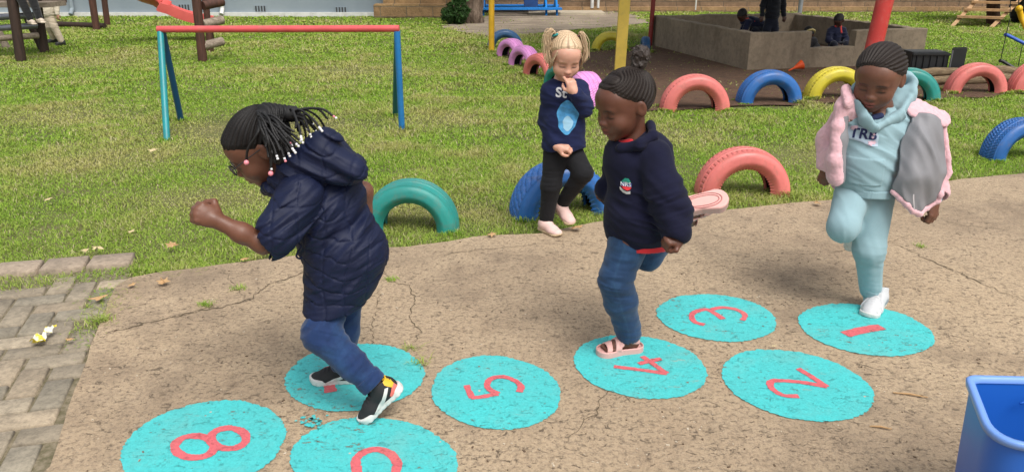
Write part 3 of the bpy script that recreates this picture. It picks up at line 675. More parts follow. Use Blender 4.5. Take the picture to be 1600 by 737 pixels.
# ================================================================== small props by the sandpit
M_blk = simple('black_plastic', (.016, .017, .019), .42, .2)
cr = empty('storage_crate', G(1455, 124), 'black plastic storage crate lying on its side behind the tyres', 'crate')
Yc = G(1455, 126).y
def open_box(mb, cx, cy, w_, d_, h_, yaw, open_dir='y', th=.015, z=0.0):
    M_ = Matrix.Rotation(yaw, 3, 'Z')
    def P(x, y, zz, sx, sy, sz): mb.box(Vector((cx, cy, z))+M_ @ Vector((x, y, zz)), (sx, sy, sz), M_, bevel=.004)
    P(0, 0, th/2, w_, d_, th); P(0, 0, h_-th/2, w_, d_, th); P(-w_/2+th/2, 0, h_/2, th, d_, h_-.005); P(w_/2-th/2, 0, h_/2, th, d_, h_-.005); P(0, d_/2-th/2, h_/2, w_-.004, th, h_-.006)
p = W(1448, 112, Yc); open_box_m = MB(); M_ = Matrix.Rotation(R_(8), 3, 'Z')
xL, xR = W(1420, 110, Yc).x, W(1478, 110, Yc).x
hh_ = .36
mb = MB(); mb.box(((xL+xR)/2, Yc, hh_/2-.01), (xR-xL, .05, hh_-.04), None, .012); mb.box(((xL+xR)/2, Yc+.28, hh_/2-.01), (xR-xL, .03, hh_-.04), None, .01); mb.box(((xL+xR)/2, Yc+.14, hh_-.04), (xR-xL-.01, .27, .03), None, .01); mb.box((xL+.015, Yc+.14, hh_/2-.01), (.03, .26, hh_-.06), None, .01)
mb.build('shell', M_blk, cr, angle=40)
mb = MB()
for k in range(5): mb.box((xL+.06+k*(xR-xL-.12)/4, Yc-.03, hh_/2-.01), (.014, .02, hh_-.09), None, .004)
mb.box(((xL+xR)/2, Yc-.033, hh_-.05), (xR-xL+.01, .03, .03), None, .008)
mb.build('ribs', M_blk, cr, angle=40)
mb = MB(); a0 = Vector((xR+.01, Yc-.03, 0)); mb.box(a0+Vector((.10, .02, hh_/2+.02)), (.21, .03, hh_+.02), Matrix.Rotation(R_(14), 3, 'Z'), .012)
mb.build('lid', M_blk, cr, angle=40)
MB().tube([a0+Vector((-.005, -.02, .01)), a0+Vector((.0, -.02, hh_))], .010, 8).build('hinge', simple('grey_plastic', (.12, .12, .13), .5), cr, angle=40)
p = G(1243, 113, .0)
tag(MB().tube([p+Vector((-.09, 0, .02)), p+Vector((-.03, 0, .05)), p+Vector((.02, 0, .075)), p+Vector((.075, .01, .095))], [.008, .012, .035, .062], 16).build('toy_scoop', simple('orange_plastic', (.80, .10, .02), .4), angle=50), 'bright orange plastic scoop on the soil behind the blue tyre', 'toy')
# log border behind right tyres
logs = MB(); t = NT('old_log'); n = t.noise(9, 7, .7, co=t.co((.4, 4, 4))); M_log = t.fin(t.mix(t.ramp(n, [(.35, 0), (.65, 1)]), (.10, .065, .035), (.26, .19, .11)), .9, t.bump(n, .8, .02))
a, b = G(1395, 142), G(1640, 134)
for k, lab in enumerate(('lower weathered log along the back tyres at right', 'upper weathered log resting behind the back tyres at right')):
    o = MB().tube([a.lerp(b, i/9)+Vector((0, .28+k*.05, .05+.085*k+.012*math.sin(i*2+k))) for i in range(10)], [.05+.006*math.sin(i*3) for i in range(10)], 12).build('log', M_log, angle=40); tag(o, lab, 'log')
# ================================================================== CLIMBING FRAME (left)
t = NT('brown_timber'); n = t.noise(6, 7, .7, co=t.co((5, 5, .6))); M_tim = t.fin(t.mix(t.ramp(n, [(.35, 0), (.65, 1)]), (.042, .017, .011), (.105, .040, .026)), .75, t.bump(n, .5, .008))
t = NT('dark_timber'); n = t.noise(6, 7, .7, co=t.co((5, 5, .6))); M_tim2 = t.fin(t.mix(t.ramp(n, [(.35, 0), (.65, 1)]), (.022, .012, .009), (.050, .026, .018)), .75, t.bump(n, .5, .008))
t = NT('grey_timber'); n = t.noise(6, 7, .7, co=t.co((.5, 5, 5))); M_tim3 = t.fin(t.mix(t.ramp(n, [(.35, 0), (.65, 1)]), (.16, .12, .09), (.34, .28, .22)), .8, t.bump(n, .5, .008))
M_steel = simple('steel_rung', (.20, .21, .25), .35, .2, metal=.6)
cf = empty('climbing_frame', G(50, 92), 'dark brown log climbing frame with rungs at the left edge', 'climbing frame')
def logpost(u0, v0, u1, v1, w_px, m, par, top=2.4, nm='post'):
    a = G(u0, v0); b = W(u1, v1, a.y); d = (b-a)/(b.z-a.z); rad = w_px/2*a.y/(.94*F)*1.02
    return MB().tube([a-d*.08]+[a+d*top*k/6 for k in range(7)], [rad*(1+.04*math.sin(k*2.3)) for k in range(8)], 14).build(nm, m, par, angle=50), a, d
_, pa, da = logpost(33, 95, 19, 0, 13.5, M_tim2, cf); _, pb, db = logpost(70, 83, 57, 0, 12, M_tim2, cf); logpost(66, 78, 46, 36, 9, M_tim2, cf, .5, 'brace')
logpost(10, 74, -8, 40, 10, M_tim3, cf, .6, 'brace')
_, pc, dc = logpost(-60, 96, -66, 0, 17, M_tim2, cf)
for v, m in ((28, M_steel), (45, M_steel), (61, M_tim3)):
    z = W(60, v, pa.y+.3).z; MB().tube([pc+dc*z+Vector((0, .1, 0)), pb+db*z-Vector((0, .1, 0))], .045, 12).build('rung', m, cf, angle=40)
z = W(60, 6, pb.y).z; MB().box(((pa.x+pb.x)/2-.35, pb.y-.1, z), (1.3, .5, .07)).build('platform', M_tim3, cf)
MB().tube([pa+da*1.55-Vector((.9, 0, 0)), pa+da*1.55+Vector((.5, .2, 0))], .06, 12).build('beam', M_tim2, cf, angle=40)
MB().box(((pa.x+pb.x)/2-.3, pb.y+.25, z+.25), (1.1, .04, .5)).build('side_board', M_tim, cf)
sf = empty('log_swing', G(152, 45), 'brown log swing frame far left with two splayed legs and a low beam', 'swing frame')
_, q1, e1 = logpost(151, 47, 144, 0, 9.5, M_tim, sf); _, q2, e2 = logpost(168, 40, 163, 0, 8, M_tim, sf)
MB().tube([q1+e1*2.3, q1+e1*2.3+Vector((-4.2, .3, 0))], .07, 12).build('beam', M_tim, sf, angle=40)
g0, g1 = G(80, 42), G(168, 44); MB().tube([Vector((g0.x, g0.y, .06)), Vector((g1.x, g1.y-.1, .05))], .055, 12).build('ground_beam', M_tim2, sf, angle=40)
lf = empty('log_ladder', G(316, 95), 'brown log ladder tower with stub rungs behind the goal crossbar', 'ladder tower')
_, l1, f1 = logpost(317, 96, 307, 0, 12.5, M_tim, lf); _, l2, f2 = logpost(329, 81, 321, 0, 9, M_tim, lf)
for v, du in ((3, 0), (32, 0), (66, 0)):
    a = W(320, v+4, l1.y+.02); MB().tube([a+Vector((-.03, .0, -.02)), a+Vector((.16, .25, .02))], .062, 12).build('rung', M_tim3 if v > 10 else M_tim, lf, angle=40)
MB().tube([l1+f1*2.3, l1+f1*2.3+Vector((-1.4, .4, 0))], .07, 12).build('beam', M_tim, lf, angle=40)
sl_ = empty('slide', G(337, 42), 'coral pink slide running down behind the log ladder', 'slide')
m_sl = simple('slide_plastic', (.66, .12, .11), .38, .08, bs=20, bst=.1)
mid = bez([W(180, -30, 13.2), W(236, 2, 13.8), W(262, 18, 13.9), (W(290, 29, 14.0)), (W(318, 35, 14.1)), (W(337, 38, 14.2))], 40)
V = []; Fs = []; prof = [(-.27, .10), (-.27, .13), (-.23, .13), (-.21, .02), (0, -.01), (.21, .02), (.23, .13), (.27, .13), (.27, .10), (.25, -.03), (0, -.05), (-.25, -.03)]
for i, p in enumerate(mid):
    d_ = (mid[min(i+1, len(mid)-1)]-mid[max(i-1, 0)]).normalized(); s_ = d_.cross(Vector((0, 0, 1))).normalized(); n_ = s_.cross(d_)
    for x, z in prof: V.append(p+s_*x+n_*z)
k = len(prof)
for i in range(len(mid)-1):
    for j in range(k): Fs.append((i*k+j, i*k+(j+1) % k, (i+1)*k+(j+1) % k, (i+1)*k+j))
Fs += [tuple(range(k)), tuple((len(mid)-1)*k+j for j in range(k))]
MB().add(V, Fs).build('chute', m_sl, sl_, angle=40)
pt = mid[-1]; MB().tube([Vector((pt.x-.1, pt.y, -.05)), Vector((pt.x-.1, pt.y, pt.z-.03))], .04, 10).build('foot', M_tim, sl_, angle=40)
# ================================================================== BENCH SWING (blue) top centre
m_bl = simple('blue_bench_paint', (.010, .20, .60), .4, .1, dirt=(.05, .08, .15))
Yb = G(820, 24).y-.2
bn = empty('metal_bench', G(825, 22), 'bright blue metal picnic bench at the edge of the path', 'bench')
x0, x1 = W(771, 14, Yb).x-.5, W(878, 14, Yb).x
zt = W(800, 14, Yb).z
MB().box(((x0+x1)/2, Yb, zt), (x1-x0, .28, .055), None, .01).build('seat', m_bl, bn)
MB().box(((x0+x1)/2, Yb+.62, zt+.28), (x1-x0-.4, .5, .05), None, .01).build('table_top', m_bl, bn)
MB().box(((x0+x1)/2, Yb+1.25, zt), (x1-x0, .28, .05), None, .01).build('seat', m_bl, bn)
for x in (x1-.12, x1-.38, x0+.25):
    MB().tube([(x, Yb-.05, .0), (x, Yb+.1, zt), (x, Yb+.55, zt+.26)], .028, 8).build('leg', m_bl, bn, angle=40)
    MB().tube([(x, Yb+1.3, .0), (x, Yb+1.15, zt), (x, Yb+.7, zt+.26)], .028, 8).build('leg', m_bl, bn, angle=40)
MB().box((x1-.75, Yb+.5, zt+.1), (.35, .25, .22), None, .01).build('bracket', simple('navy_paint', (.01, .05, .18), .5), bn)
# ================================================================== WOODEN STEPS (top right)
t = NT('pine'); n = t.noise(5, 7, .65, co=t.co((.6, 6, 6))); M_pine = t.fin(t.mix(t.ramp(n, [(.35, 0), (.65, 1)]), (.30, .165, .075), (.46, .28, .14)), .7, t.bump(n, .4, .005))
st = empty('wooden_steps', G(1490, 42), 'light pine steps leading up to a play tower, top right', 'steps')
s0, s1 = G(1488, 41), G(1549, 43)
Yt_ = s0.y
dirS = Vector((1.02, .55, 1.05)).normalized(); dirS = (W(1532, -6, s0.y+.35)-s0).normalized(); dirT = (W(1596, -2, s1.y+.35)-s1).normalized()
for s, d_ in ((s0, dirS), (s1, dirT)): MB().tube([s-d_*.05, s+d_*1.6], .05, 4).build('stringer', M_pine, st)
for k in range(6):
    dist = .26+k*.24; a = s0+dirS*dist; b = s1+dirT*dist; c = (a+b)/2; ln = (b-a)
    MB().box(c+Vector((0, 0, .03)), (ln.length+.12, .22, .045), Matrix.Rotation(math.atan2(ln.y, ln.x), 3, 'Z')).build('tread', M_pine, st)
tw = empty('play_tower', G(1556, 36), 'brown timber play tower behind the pine steps', 'play tower')
for u, v in ((1552, 38), (1625, 38)): logpost(u, v, u, 0, 17, M_tim, tw, 2.2)
for u, v in ((1560, 14), (1640, 14)): logpost(u, v, u, 0, 12, M_tim, tw, 2.2)
pz = G(1552, 38); MB().box((pz.x+.45, pz.y+.9, 1.15), (1.5, 2.0, .08)).build('platform', M_tim, tw); MB().box((pz.x+.45, pz.y+.12, .95), (1.4, .06, .2)).build('beam', M_tim, tw)
# black tyre hanging and blue things far away
bt = empty('tractor_tyre', G(1585, 35), 'big black tyre standing behind the yellow swing bar', 'tyre'); LOCAL.add(bt.name)
R2 = .5; V = []; Fs = []
pf = [(R2-.02*abs(math.cos(x)*1.5)**4-.24*(1-math.cos(max(0, abs(x)-.6)))*1.1, .17*math.sin(x)) for x in np.linspace(-2.2, 2.2, 23)]
for i in range(72):
    a = 2*math.pi*i/72
    for r, x in pf: rr = r-(.02 if (i % 3 == 0 and abs(x) > .05) else 0); V.append((rr*math.cos(a), x, R2-.1+rr*math.sin(a)))
for i in range(72):
    for j in range(22): Fs.append((i*23+j, i*23+j+1, ((i+1) % 72)*23+j+1, ((i+1) % 72)*23+j))
MB().add(V, Fs).build('tread_shell', M_rub, bt, angle=40); MB().tube([(.27*math.cos(a), .12, .4+.27*math.sin(a)) for a in np.linspace(0, 6.2, 40)], .02, 8, closed=True).build('bead', M_rub, bt, smooth=True); bt.rotation_euler = (0, 0, R_(25))
bt.location.x += .25
br_ = empty('plastic_barrel', G(1505, 10), 'blue plastic barrel far behind the wooden steps', 'barrel'); c = G(1508, 11)
M_bar = simple('blue_barrel', (.02, .08, .28), .4)
MB().tube([c+Vector((0, 0, z)) for z in (0, .03, .3, .33, .36, .66, .69, .72, .95, 1.0)], [.28, .33, .34, .35, .34, .34, .35, .34, .33, .28], 24).build('drum', M_bar, br_, angle=30)
MB().tube([c+Vector((0, 0, z)) for z in (1.0, 1.03)], [.25, .25], 24).build('lid', M_bar, br_, angle=30)
for u, lab in ((1442, 'thin red pole far away at the boundary wall'), (1495, 'red pole beside the blue barrel')): pole('play_pole', u, 12, u+2, 0, .05, m_redp, lab)
# yellow swing with rope & trapeze bars (right edge)
ys_ = empty('rope_swing', G(1585, 95), 'rope swing with yellow, blue and black bars at the right edge', 'swing')
Ysw = 9.6
tu = bez([W(1592, 14, Ysw), W(1597, 30, Ysw), W(1608, 52, Ysw-.1)], 10); MB().tube(tu, .032, 12).build('yellow_bar', simple('swing_yellow', (.75, .45, .01), .35), ys_, angle=50)
MB().sphere(W(1592, 14, Ysw), .042, 8).build('end_knob', simple('swing_yellow_knob', (.75, .45, .01), .35), ys_, smooth=True)
MB().tube([W(1570, 54, Ysw), W(1576, 56, Ysw), W(1612, 74, Ysw-.15)], .020, 10).build('blue_bar', simple('swing_blue', (.02, .09, .45), .4), ys_, angle=50)
MB().tube([W(1562, 95, Ysw), W(1567, 96, Ysw), W(1600, 116, Ysw-.15)], .020, 10).build('black_bar', M_blk, ys_, angle=50)
for a, b in (((1572, 55), (1563, 96)), ((1572, 55), (1578, 30)), ((1598, 68), (1590, 108)), ((1578, 30), (1583, -160))):
    MB().tube([W(*a, Ysw-.03), W(*b, Ysw-.03)], .005, 6).build('rope', M_blk, ys_)
MB().tube([W(1592, 14, Ysw), W(1590, -160, Ysw)], .008, 6).build('rope', M_blk, ys_)
MB().tube([W(1560, -160, Ysw), W(1680, -160, Ysw)], .05, 10).build('top_beam', M_tim, ys_, angle=40)
for u in (1668,): a = G(u, 100); MB().tube([a, W(1668, -165, Ysw)], .05, 10).build('post', M_tim, ys_, angle=40)
# ================================================================== SHRUB + TREE TRUNK
t = NT('bark'); n = t.noise(7, 8, .75, co=t.co((2, 2, .5))); M_bark = t.fin(t.mix(t.ramp(n, [(.35, 0), (.65, 1)]), (.07, .045, .03), (.27, .20, .15)), .95, t.bump(n, 1, .05))
base = G(737, 36); tr2 = empty('tree', base, 'gnarled multi-stem tree trunk beside the dark shrub', 'tree')
for k in range(5):
    a = k*1.3; p = [base+Vector((.12*math.cos(a), .1*math.sin(a), -.05)), base+Vector((.16*math.cos(a+.5), .12*math.sin(a), .45)), base+Vector((.22*math.cos(a+.9)+.04*k, .2*math.sin(a+.8), 1.1)), base+Vector((.5*math.cos(a+1), .5*math.sin(a+1), 2.0)), base+Vector((.9*math.cos(a+1.2), .9*math.sin(a+1), 2.9))]
    P = bez(p, 20); MB().tube(P, [(.14-.09*i/len(P))*(1+.18*math.sin(i*1.7+k)) for i in range(len(P))], 12).build('trunk', M_bark, tr2, smooth=True)
def leafcloud(n, c, r, size, up=.3):
    d = rng.normal(size=(n, 3)); d /= np.linalg.norm(d, axis=1)[:, None]; rad = rng.uniform(.15, 1, n)**.45
    q = fbm(d*2.2+c[0], 3)*.28+1; P = np.array(c)+d*rad[:, None]*np.array(r)*q[:, None]
    a = rng.normal(size=(n, 3)); a /= np.linalg.norm(a, axis=1)[:, None]; b = np.cross(a, rng.normal(size=(n, 3))); b /= np.linalg.norm(b, axis=1)[:, None]
    s = size*rng.uniform(.6, 1.3, (n, 1)); V = np.stack([P-a*s, P-b*s*.35, P+a*s, P+b*s*.35], 1)
    col = np.repeat((np.array([.035, .085, .020])[None]*rng.uniform(.5, 1.7, (n, 1)))[:, None], 4, 1)
    return V.reshape(-1, 3), np.arange(n*4).reshape(-1, 4), col.reshape(-1, 3)
V, Fs, c = leafcloud(5000, (base.x, base.y+.3, 3.4), (1.7, 1.4, .9), .06); mesh_np('crown', V, Fs, M_g, tr2, False, c)
sbp = G(713, 38); sh = empty('shrub', sbp, 'small dark green shrub at the foot of the sandstone wall', 'shrub')
V, Fs, c = leafcloud(2600, (sbp.x, sbp.y, .24), (.30, .26, .27), .045); mesh_np('foliage', V, Fs, M_g, sh, False, c*.8)
V, Fs, c = leafcloud(700, (sbp.x+.08, sbp.y+.1, .68), (.24, .14, .3), .04); mesh_np('climbing_shoots', V, Fs, M_g, sh, False, c*2.2+.05)
m = MB()
for k in range(7): a = k*.9; m.tube([sbp, sbp+Vector((.18*math.cos(a), .18*math.sin(a), .4))], .01, 6)
m.build('stems', M_bark, sh)
# ================================================================== BLUE BIN (front right)
t = NT('blue_bin_plastic'); n = t.noise(3, 4); 
t.p.inputs['Specular IOR Level'].default_value = .45
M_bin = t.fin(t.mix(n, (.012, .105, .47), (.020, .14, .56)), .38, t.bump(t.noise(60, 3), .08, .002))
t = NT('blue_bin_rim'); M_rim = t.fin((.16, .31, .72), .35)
H_ = .42
bl = G(1512, 588, H_); fl = G(1552, 692, H_); rt = G(1640, 722, H_)
e1_ = (fl-bl); e2_ = (rt-fl); brr = bl+Vector((.42, -.02, 0)); frr = fl+Vector((.36, -.045, 0))
bin_ = empty('storage_bin', (fl+brr)/2-Vector((0, 0, H_-SZ)), 'empty blue plastic bin in the bottom right corner', 'bin')
def rrect(c4, rad, n=8):
    out = []
    for i in range(4):
        p, a, b = c4[i], c4[i-1], c4[(i+1) % 4]; r = rad[i]; s = p+(a-p).normalized()*r; e = p+(b-p).normalized()*r
        for k in range(n+1): t_ = k/n; out.append(s*(1-t_)**2+p*2*t_*(1-t_)+e*t_*t_)
    return out
c4 = [bl, fl, frr, brr]; rad = [.025, .10, .06, .03]; cen = (bl+fl+frr+brr)/4
def ring(z, k, off=0): return [Vector((cen.x+(p.x-cen.x)*k+(p-cen).normalized().x*off, cen.y+(p.y-cen.y)*k+(p-cen).normalized().y*off, z)) for p in rrect(c4, rad)]
def loft(rings, closebottom=None):
    mb = MB(); n = len(rings[0]); V = [v for r in rings for v in r]; Fs = []
    for i in range(len(rings)-1):
        for j in range(n): Fs.append((i*n+j, i*n+(j+1) % n, (i+1)*n+(j+1) % n, (i+1)*n+j))
    if closebottom is not None: Fs.append(tuple(closebottom*n+j for j in range(n)))
    return mb.add(V, Fs)
loft([ring(H_-.005, 1, -.004), ring(H_*.6, .965, -.003), ring(SZ+.012, .9), ring(SZ, .88), ring(SZ+.012, .88), ring(H_*.6, .94, -.006), ring(H_-.005, .985, -.006)], 3).build('shell', M_bin, bin_, angle=50)
loft([ring(SZ+.016, .885)], 0).build('floor_panel', M_bin, bin_)
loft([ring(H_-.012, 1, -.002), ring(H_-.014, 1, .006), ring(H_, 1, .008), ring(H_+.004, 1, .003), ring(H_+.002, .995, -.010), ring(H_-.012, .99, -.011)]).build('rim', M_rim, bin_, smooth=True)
# embossed arrow-like mark inside
pm = cen+Vector((.12, .13, .30)); MB().tube(bez([(brr.x-.30, brr.y-.018, H_-.055), (brr.x-.26, brr.y-.02, H_-.04), (brr.x-.14, brr.y-.02, H_-.042), (brr.x-.08, brr.y-.02, H_-.05)], 16), .003, 8).build('grip_edge', M_bin, bin_, smooth=True)
# ================================================================== WRAPPER on the pavers
t = NT('wrapper_foil'); n = t.ramp(t.noise(28, 2), [(.48, 0), (.53, 1)]); M_wrap = t.fin(t.mix(n, (.62, .50, .02), (.62, .62, .58)), .35, t.bump(t.noise(70, 3), .4, .004))
V = []; Fs = []; a, b = G(55, 540, .02), G(86, 515, .025); n_ = 16
for i in range(n_):
    c = a.lerp(b, i/(n_-1)); d_ = (b-a).normalized(); s_ = Vector((-d_.y, d_.x, 0)); wv = .014*(.5+abs(math.sin(i*.8))*.6)+(.012 if i < 5 else 0)
    for j in range(5): x = (j-2)/2; V.append(c+s_*x*wv+Vector((0, 0, .018*math.cos(x*1.4+i)*.6+.014*random.random()+.008)))
for i in range(n_-1):
    for j in range(4): Fs.append((i*5+j, i*5+j+1, (i+1)*5+j+1, (i+1)*5+j))
tag(MB().add(V, Fs).build('snack_wrapper', M_wrap), 'crumpled yellow and white snack wrapper on the brick pavers', 'wrapper')
# ================================================================== SDF MODELLING (signed distances -> one smooth mesh)
f32 = np.float32
def ar(v): return np.array(v, f32)
def nz(v): v = np.array(v, float); return v/np.linalg.norm(v)
def cap(a, b, ra, rb=None):
    a = ar(a); b = ar(b); rb = ra if rb is None else rb; ba = b-a; L2 = float(ba @ ba)+1e-12
    def f(P):
        pa = P-a; h = np.clip((pa @ ba)/L2, 0, 1)[:, None]; q = pa-h*ba
        return np.sqrt((q*q).sum(1))-(ra+(rb-ra)*h[:, 0])
    return f
def ell(c, r, R=None):
    c = ar(c); r = ar(r); R = None if R is None else ar(R)
    def f(P):
        p = P-c
        if R is not None: p = p @ R
        a = p/r; k0 = np.sqrt((a*a).sum(1)); b = a/r; k1 = np.sqrt((b*b).sum(1))+1e-9
        return k0*(k0-1)/k1
    return f
def flatcap(a, b, ra, rb, n, k):
    """tapered capsule squashed along direction n by factor k (<1 = flatter)"""
    a = ar(a); b = ar(b); n = ar(nz(n)); s = 1/k-1
    def tr(P): return P+np.outer((P-a) @ n, n)*s
    g = cap(a, a+(b-a)+n*float((b-a) @ n)*s, ra, rb)
    return lambda P: g(tr(P))*min(1, k*1.1)
def plane(p, n):      # negative on the side opposite to n
    p = ar(p); n = ar(nz(n)); return lambda P: (P-p) @ n
def rbox(c, h, R, r):
    c = ar(c); h = ar(h); R = ar(R)
    def f(P):
        q = np.abs((P-c) @ R)-(h-r); return np.sqrt((np.maximum(q, 0)**2).sum(1))+np.minimum(q.max(1), 0)-r
    return f
class S:
    def __init__(s): s.o = []; s.d = None; s.post = []
    def u(s, f, k=.01): s.o.append(('u', f, k)); return s
    def sub(s, f, k=.004): s.o.append(('s', f, k)); return s
    def cut(s, f, k=.004): s.o.append(('i', f, k)); return s
    def __call__(s, P):
        c = P.mean(0); r = float(np.sqrt(((P-c)**2).sum(1)).max())
        ops = s.o
        if len(P) > 60 and r < .25:
            cc = c[None]; vals = [float(f(cc)[0]) for _, f, _ in ops]; m = min(v for v, (t, _, _) in zip(vals, ops) if t == 'u')
            sel = [(t, f, k) for v, (t, f, k) in zip(vals, ops) if (t == 'u' and v-r*1.6 < m+r*1.6+k+.01) or (t == 's' and v-r*1.5 < k+.04) or t == 'i']
        else: sel = ops
        d = None
        for t, f, k in sel:
            e = f(P)
            if d is None: d = e; continue
            if t == 'u': h = np.maximum(k-np.abs(d-e), 0)/k; d = np.minimum(d, e)-h*h*k*.25
            else:
                if t == 's': e = -e
                h = np.maximum(k-np.abs(d-e), 0)/k; d = np.maximum(d, e)+h*h*k*.25
        for g in s.post: d = g(P, d)
        return d
def frame(f, R, t, sc=1.0):
    R = ar(R); t = ar(t); return lambda P: f(((P-t) @ R)/sc)*sc
def wr(axis, freq, amp, seed=0, center=None, rad=None, other=9, ridge=True):
    """cloth folds running across `axis`"""
    ax = ar(nz(axis)); cen = None if center is None else ar(center)
    def g(P, d):
        al = (P @ ax)[:, None]; q = (P-al*ax)*other+ax*al*freq+seed*3.1
        n = vn(q)+.5*vn(q*2.1+5)
        n = (1-np.abs(n)*1.6) if ridge else n
        a = amp
        if cen is not None: a = amp*np.exp(-(((P-cen)**2).sum(1))/(rad*rad))
        return d-a*n
    return g
def mesh_sdf(name, f, lo, hi, h, mat=None, parent=None, colf=None, iters=2):
    if QUICK: h = h*1.5
    lo = np.array(lo, float)-.02; hi = np.array(hi, float)+.02; B = 10
    nb = np.ceil((hi-lo)/(h*B)).astype(int); n = nb*B
    bc = [lo[i]+(np.arange(nb[i])+.5)*h*B for i in range(3)]
    C = np.stack(np.meshgrid(*bc, indexing='ij'), -1).reshape(-1, 3).astype(f32); dc = f(C)
    rad = h*B*.5*1.7320*1.25+.022
    Vv = np.repeat(np.repeat(np.repeat(np.where(dc > 0, 1., -1.).astype(f32).reshape(nb), B, 0), B, 1), B, 2); Vv = np.pad(Vv, ((0, 1),)*3, mode='edge')
    idx = np.argwhere(np.abs(dc).reshape(nb) < rad); g = np.arange(B+1)
    off = np.stack(np.meshgrid(g, g, g, indexing='ij'), -1).reshape(-1, 3)
    for b in idx:
        P = (lo+(b*B+off)*h).astype(f32); d = f(P).reshape(B+1, B+1, B+1); o = b*B
        Vv[o[0]:o[0]+B+1, o[1]:o[1]+B+1, o[2]:o[2]+B+1] = d
    Vv[0], Vv[-1], Vv[:, 0], Vv[:, -1], Vv[:, :, 0], Vv[:, :, -1] = 1, 1, 1, 1, 1, 1
    ins = Vv < 0
    cnt = np.zeros(tuple(n), np.uint8)
    for dx in (0, 1):
        for dy in (0, 1):
            for dz in (0, 1): cnt += ins[dx:dx+n[0], dy:dy+n[1], dz:dz+n[2]]
    cells = np.argwhere((cnt > 0) & (cnt < 8)); ids = -np.ones(tuple(n), np.int32); ids[tuple(cells.T)] = np.arange(len(cells))
    acc = np.zeros((len(cells), 3)); num = np.zeros(len(cells)); cor = [(i, j, k) for i in (0, 1) for j in (0, 1) for k in (0, 1)]
    for a in cor:
        for ax in range(3):
            if a[ax]: continue
            b = list(a); b[ax] = 1
            va = Vv[tuple((cells+a).T)]; vb = Vv[tuple((cells+b).T)]; m = (va < 0) != (vb < 0)
            t = np.where(m, va/(va-vb+1e-12), 0); p = np.tile(np.array(a, float), (len(cells), 1)); p[:, ax] += t
            acc[m] += p[m]; num[m] += 1
    P = (lo+(cells+acc/num[:, None])*h).astype(f32)
    Q = []
    for ax in range(3):
        a1, a2 = (ax+1) % 3, (ax+2) % 3
        s0 = [slice(1, n[i]) for i in range(3)]; s0[ax] = slice(0, n[ax]); s1 = list(s0); s1[ax] = slice(1, n[ax]+1)
        A = ins[tuple(s0)]; Bq = ins[tuple(s1)]; e = np.argwhere(A != Bq)
        fl = A[tuple(e.T)]; base = e.copy(); base[:, [i for i in range(3) if i != ax]] += 1
        def cid(d1, d2): c = base.copy(); c[:, a1] -= d1; c[:, a2] -= d2; return ids[tuple(c.T)]
        q = np.stack([cid(0, 0), cid(1, 0), cid(1, 1), cid(0, 1)], 1); q[~fl] = q[~fl][:, ::-1]; Q.append(q)
    Q = np.concatenate(Q); Q = Q[(Q >= 0).all(1)]
    if len(P) == 0: raise ValueError('empty sdf '+name)
    def grad(P):
        e = h*.4; gr = np.zeros_like(P); 
        for i in range(3): s_ = np.zeros(3, f32); s_[i] = e; gr[:, i] = (ev(P+s_)-ev(P-s_))/(2*e)
        return gr
    order = np.lexsort((P[:, 2]//.06, P[:, 1]//.06, P[:, 0]//.06)); inv = np.empty_like(order); inv[order] = np.arange(len(P)); P = P[order]
    def ev(P):
        return np.concatenate([f(P[i:i+3000]) for i in range(0, len(P), 3000)])
    for _ in range(iters):
        d = ev(P); gr = grad(P); g2 = (gr*gr).sum(1)+1e-6; st = (d/g2)[:, None]*gr; ln = np.sqrt((st*st).sum(1))[:, None]; st *= np.minimum(1, h*.7/(ln+1e-9)); P = P-st.astype(f32)
    col = colf(P) if colf else None
    P = P[inv]; col = col[inv] if col is not None else None
    return mesh_np(name, P, Q, mat, parent, True, col)
def bbox(pts, m): p = np.array([list(x)[:3] for x in pts]); return p.min(0)-m, p.max(0)+m
# ------------------------------------------------------------------ anatomy (metres; head local axes: x right, y face, z up)
def head_sdf(k=1.0, mouth_open=0.0, round_=1.0):
    s = S()
    s.u(ell((0, -.018, .028), (.073, .090, .076)))
    s.u(ell((0, .022, -.020), (.060*round_, .064, .070)), .03)
    s.u(ell((0, .034, -.058), (.040*round_, .042, .036)), .03)
    s.u(ell((0, .060, -.086), (.017, .015, .013)), .022)
    s.u(ell((0, .050, .036), (.052, .034, .036)), .03)             # forehead
    for x in (-1, 1):
        s.u(ell((x*.034, .053, -.036), (.025*round_, .026, .026)), .018)   # cheeks
        s.u(ell((x*.024, .072, .012), (.019, .010, .007)), .012)   # brow
        s.sub(ell((x*.029, .092, -.005), (.018, .016, .013)), .012)
        s.u(ell((x*.028, .0665, -.008), (.0145, .0125, .0115)), .003) # lidded eyeball
        s.u(ell((x*.0095, .0865, -.033), (.0078, .0085, .0068)), .006)   # nostril wings
        s.sub(ell((x*.0055, .0915, -.0385), (.003, .004, .0028)), .003)
        # ears
        s.u(ell((x*.073, -.012, -.008), (.008, .017, .026), rotz_(x*.35)), .006)
        s.sub(ell((x*.083, -.008, -.006), (.006, .010, .016), rotz_(x*.35)), .004)
    s.u(cap((0, .076, .004), (0, .088, -.026), .0075, .0085), .012)
    s.u(ell((0, .0925, -.031), (.0095, .0090, .0080)), .008)
    s.u(ell((0, .077, -.052), (.024, .012, .016)), .014)
    s.u(ell((0, .0865, -.0535), (.0185, .0075, .0050)), .004)
    s.u(ell((0, .0840, -.0650-mouth_open), (.0155, .0075, .0056)), .004)
    s.sub(ell((0, .093, -.0590-mouth_open*.5), (.0185, .012, .0014+mouth_open*.6)), .0025)
    return s
def rotz_(a): c, s_ = math.cos(a), math.sin(a); return np.array([[c, -s_, 0], [s_, c, 0], [0, 0, 1]])
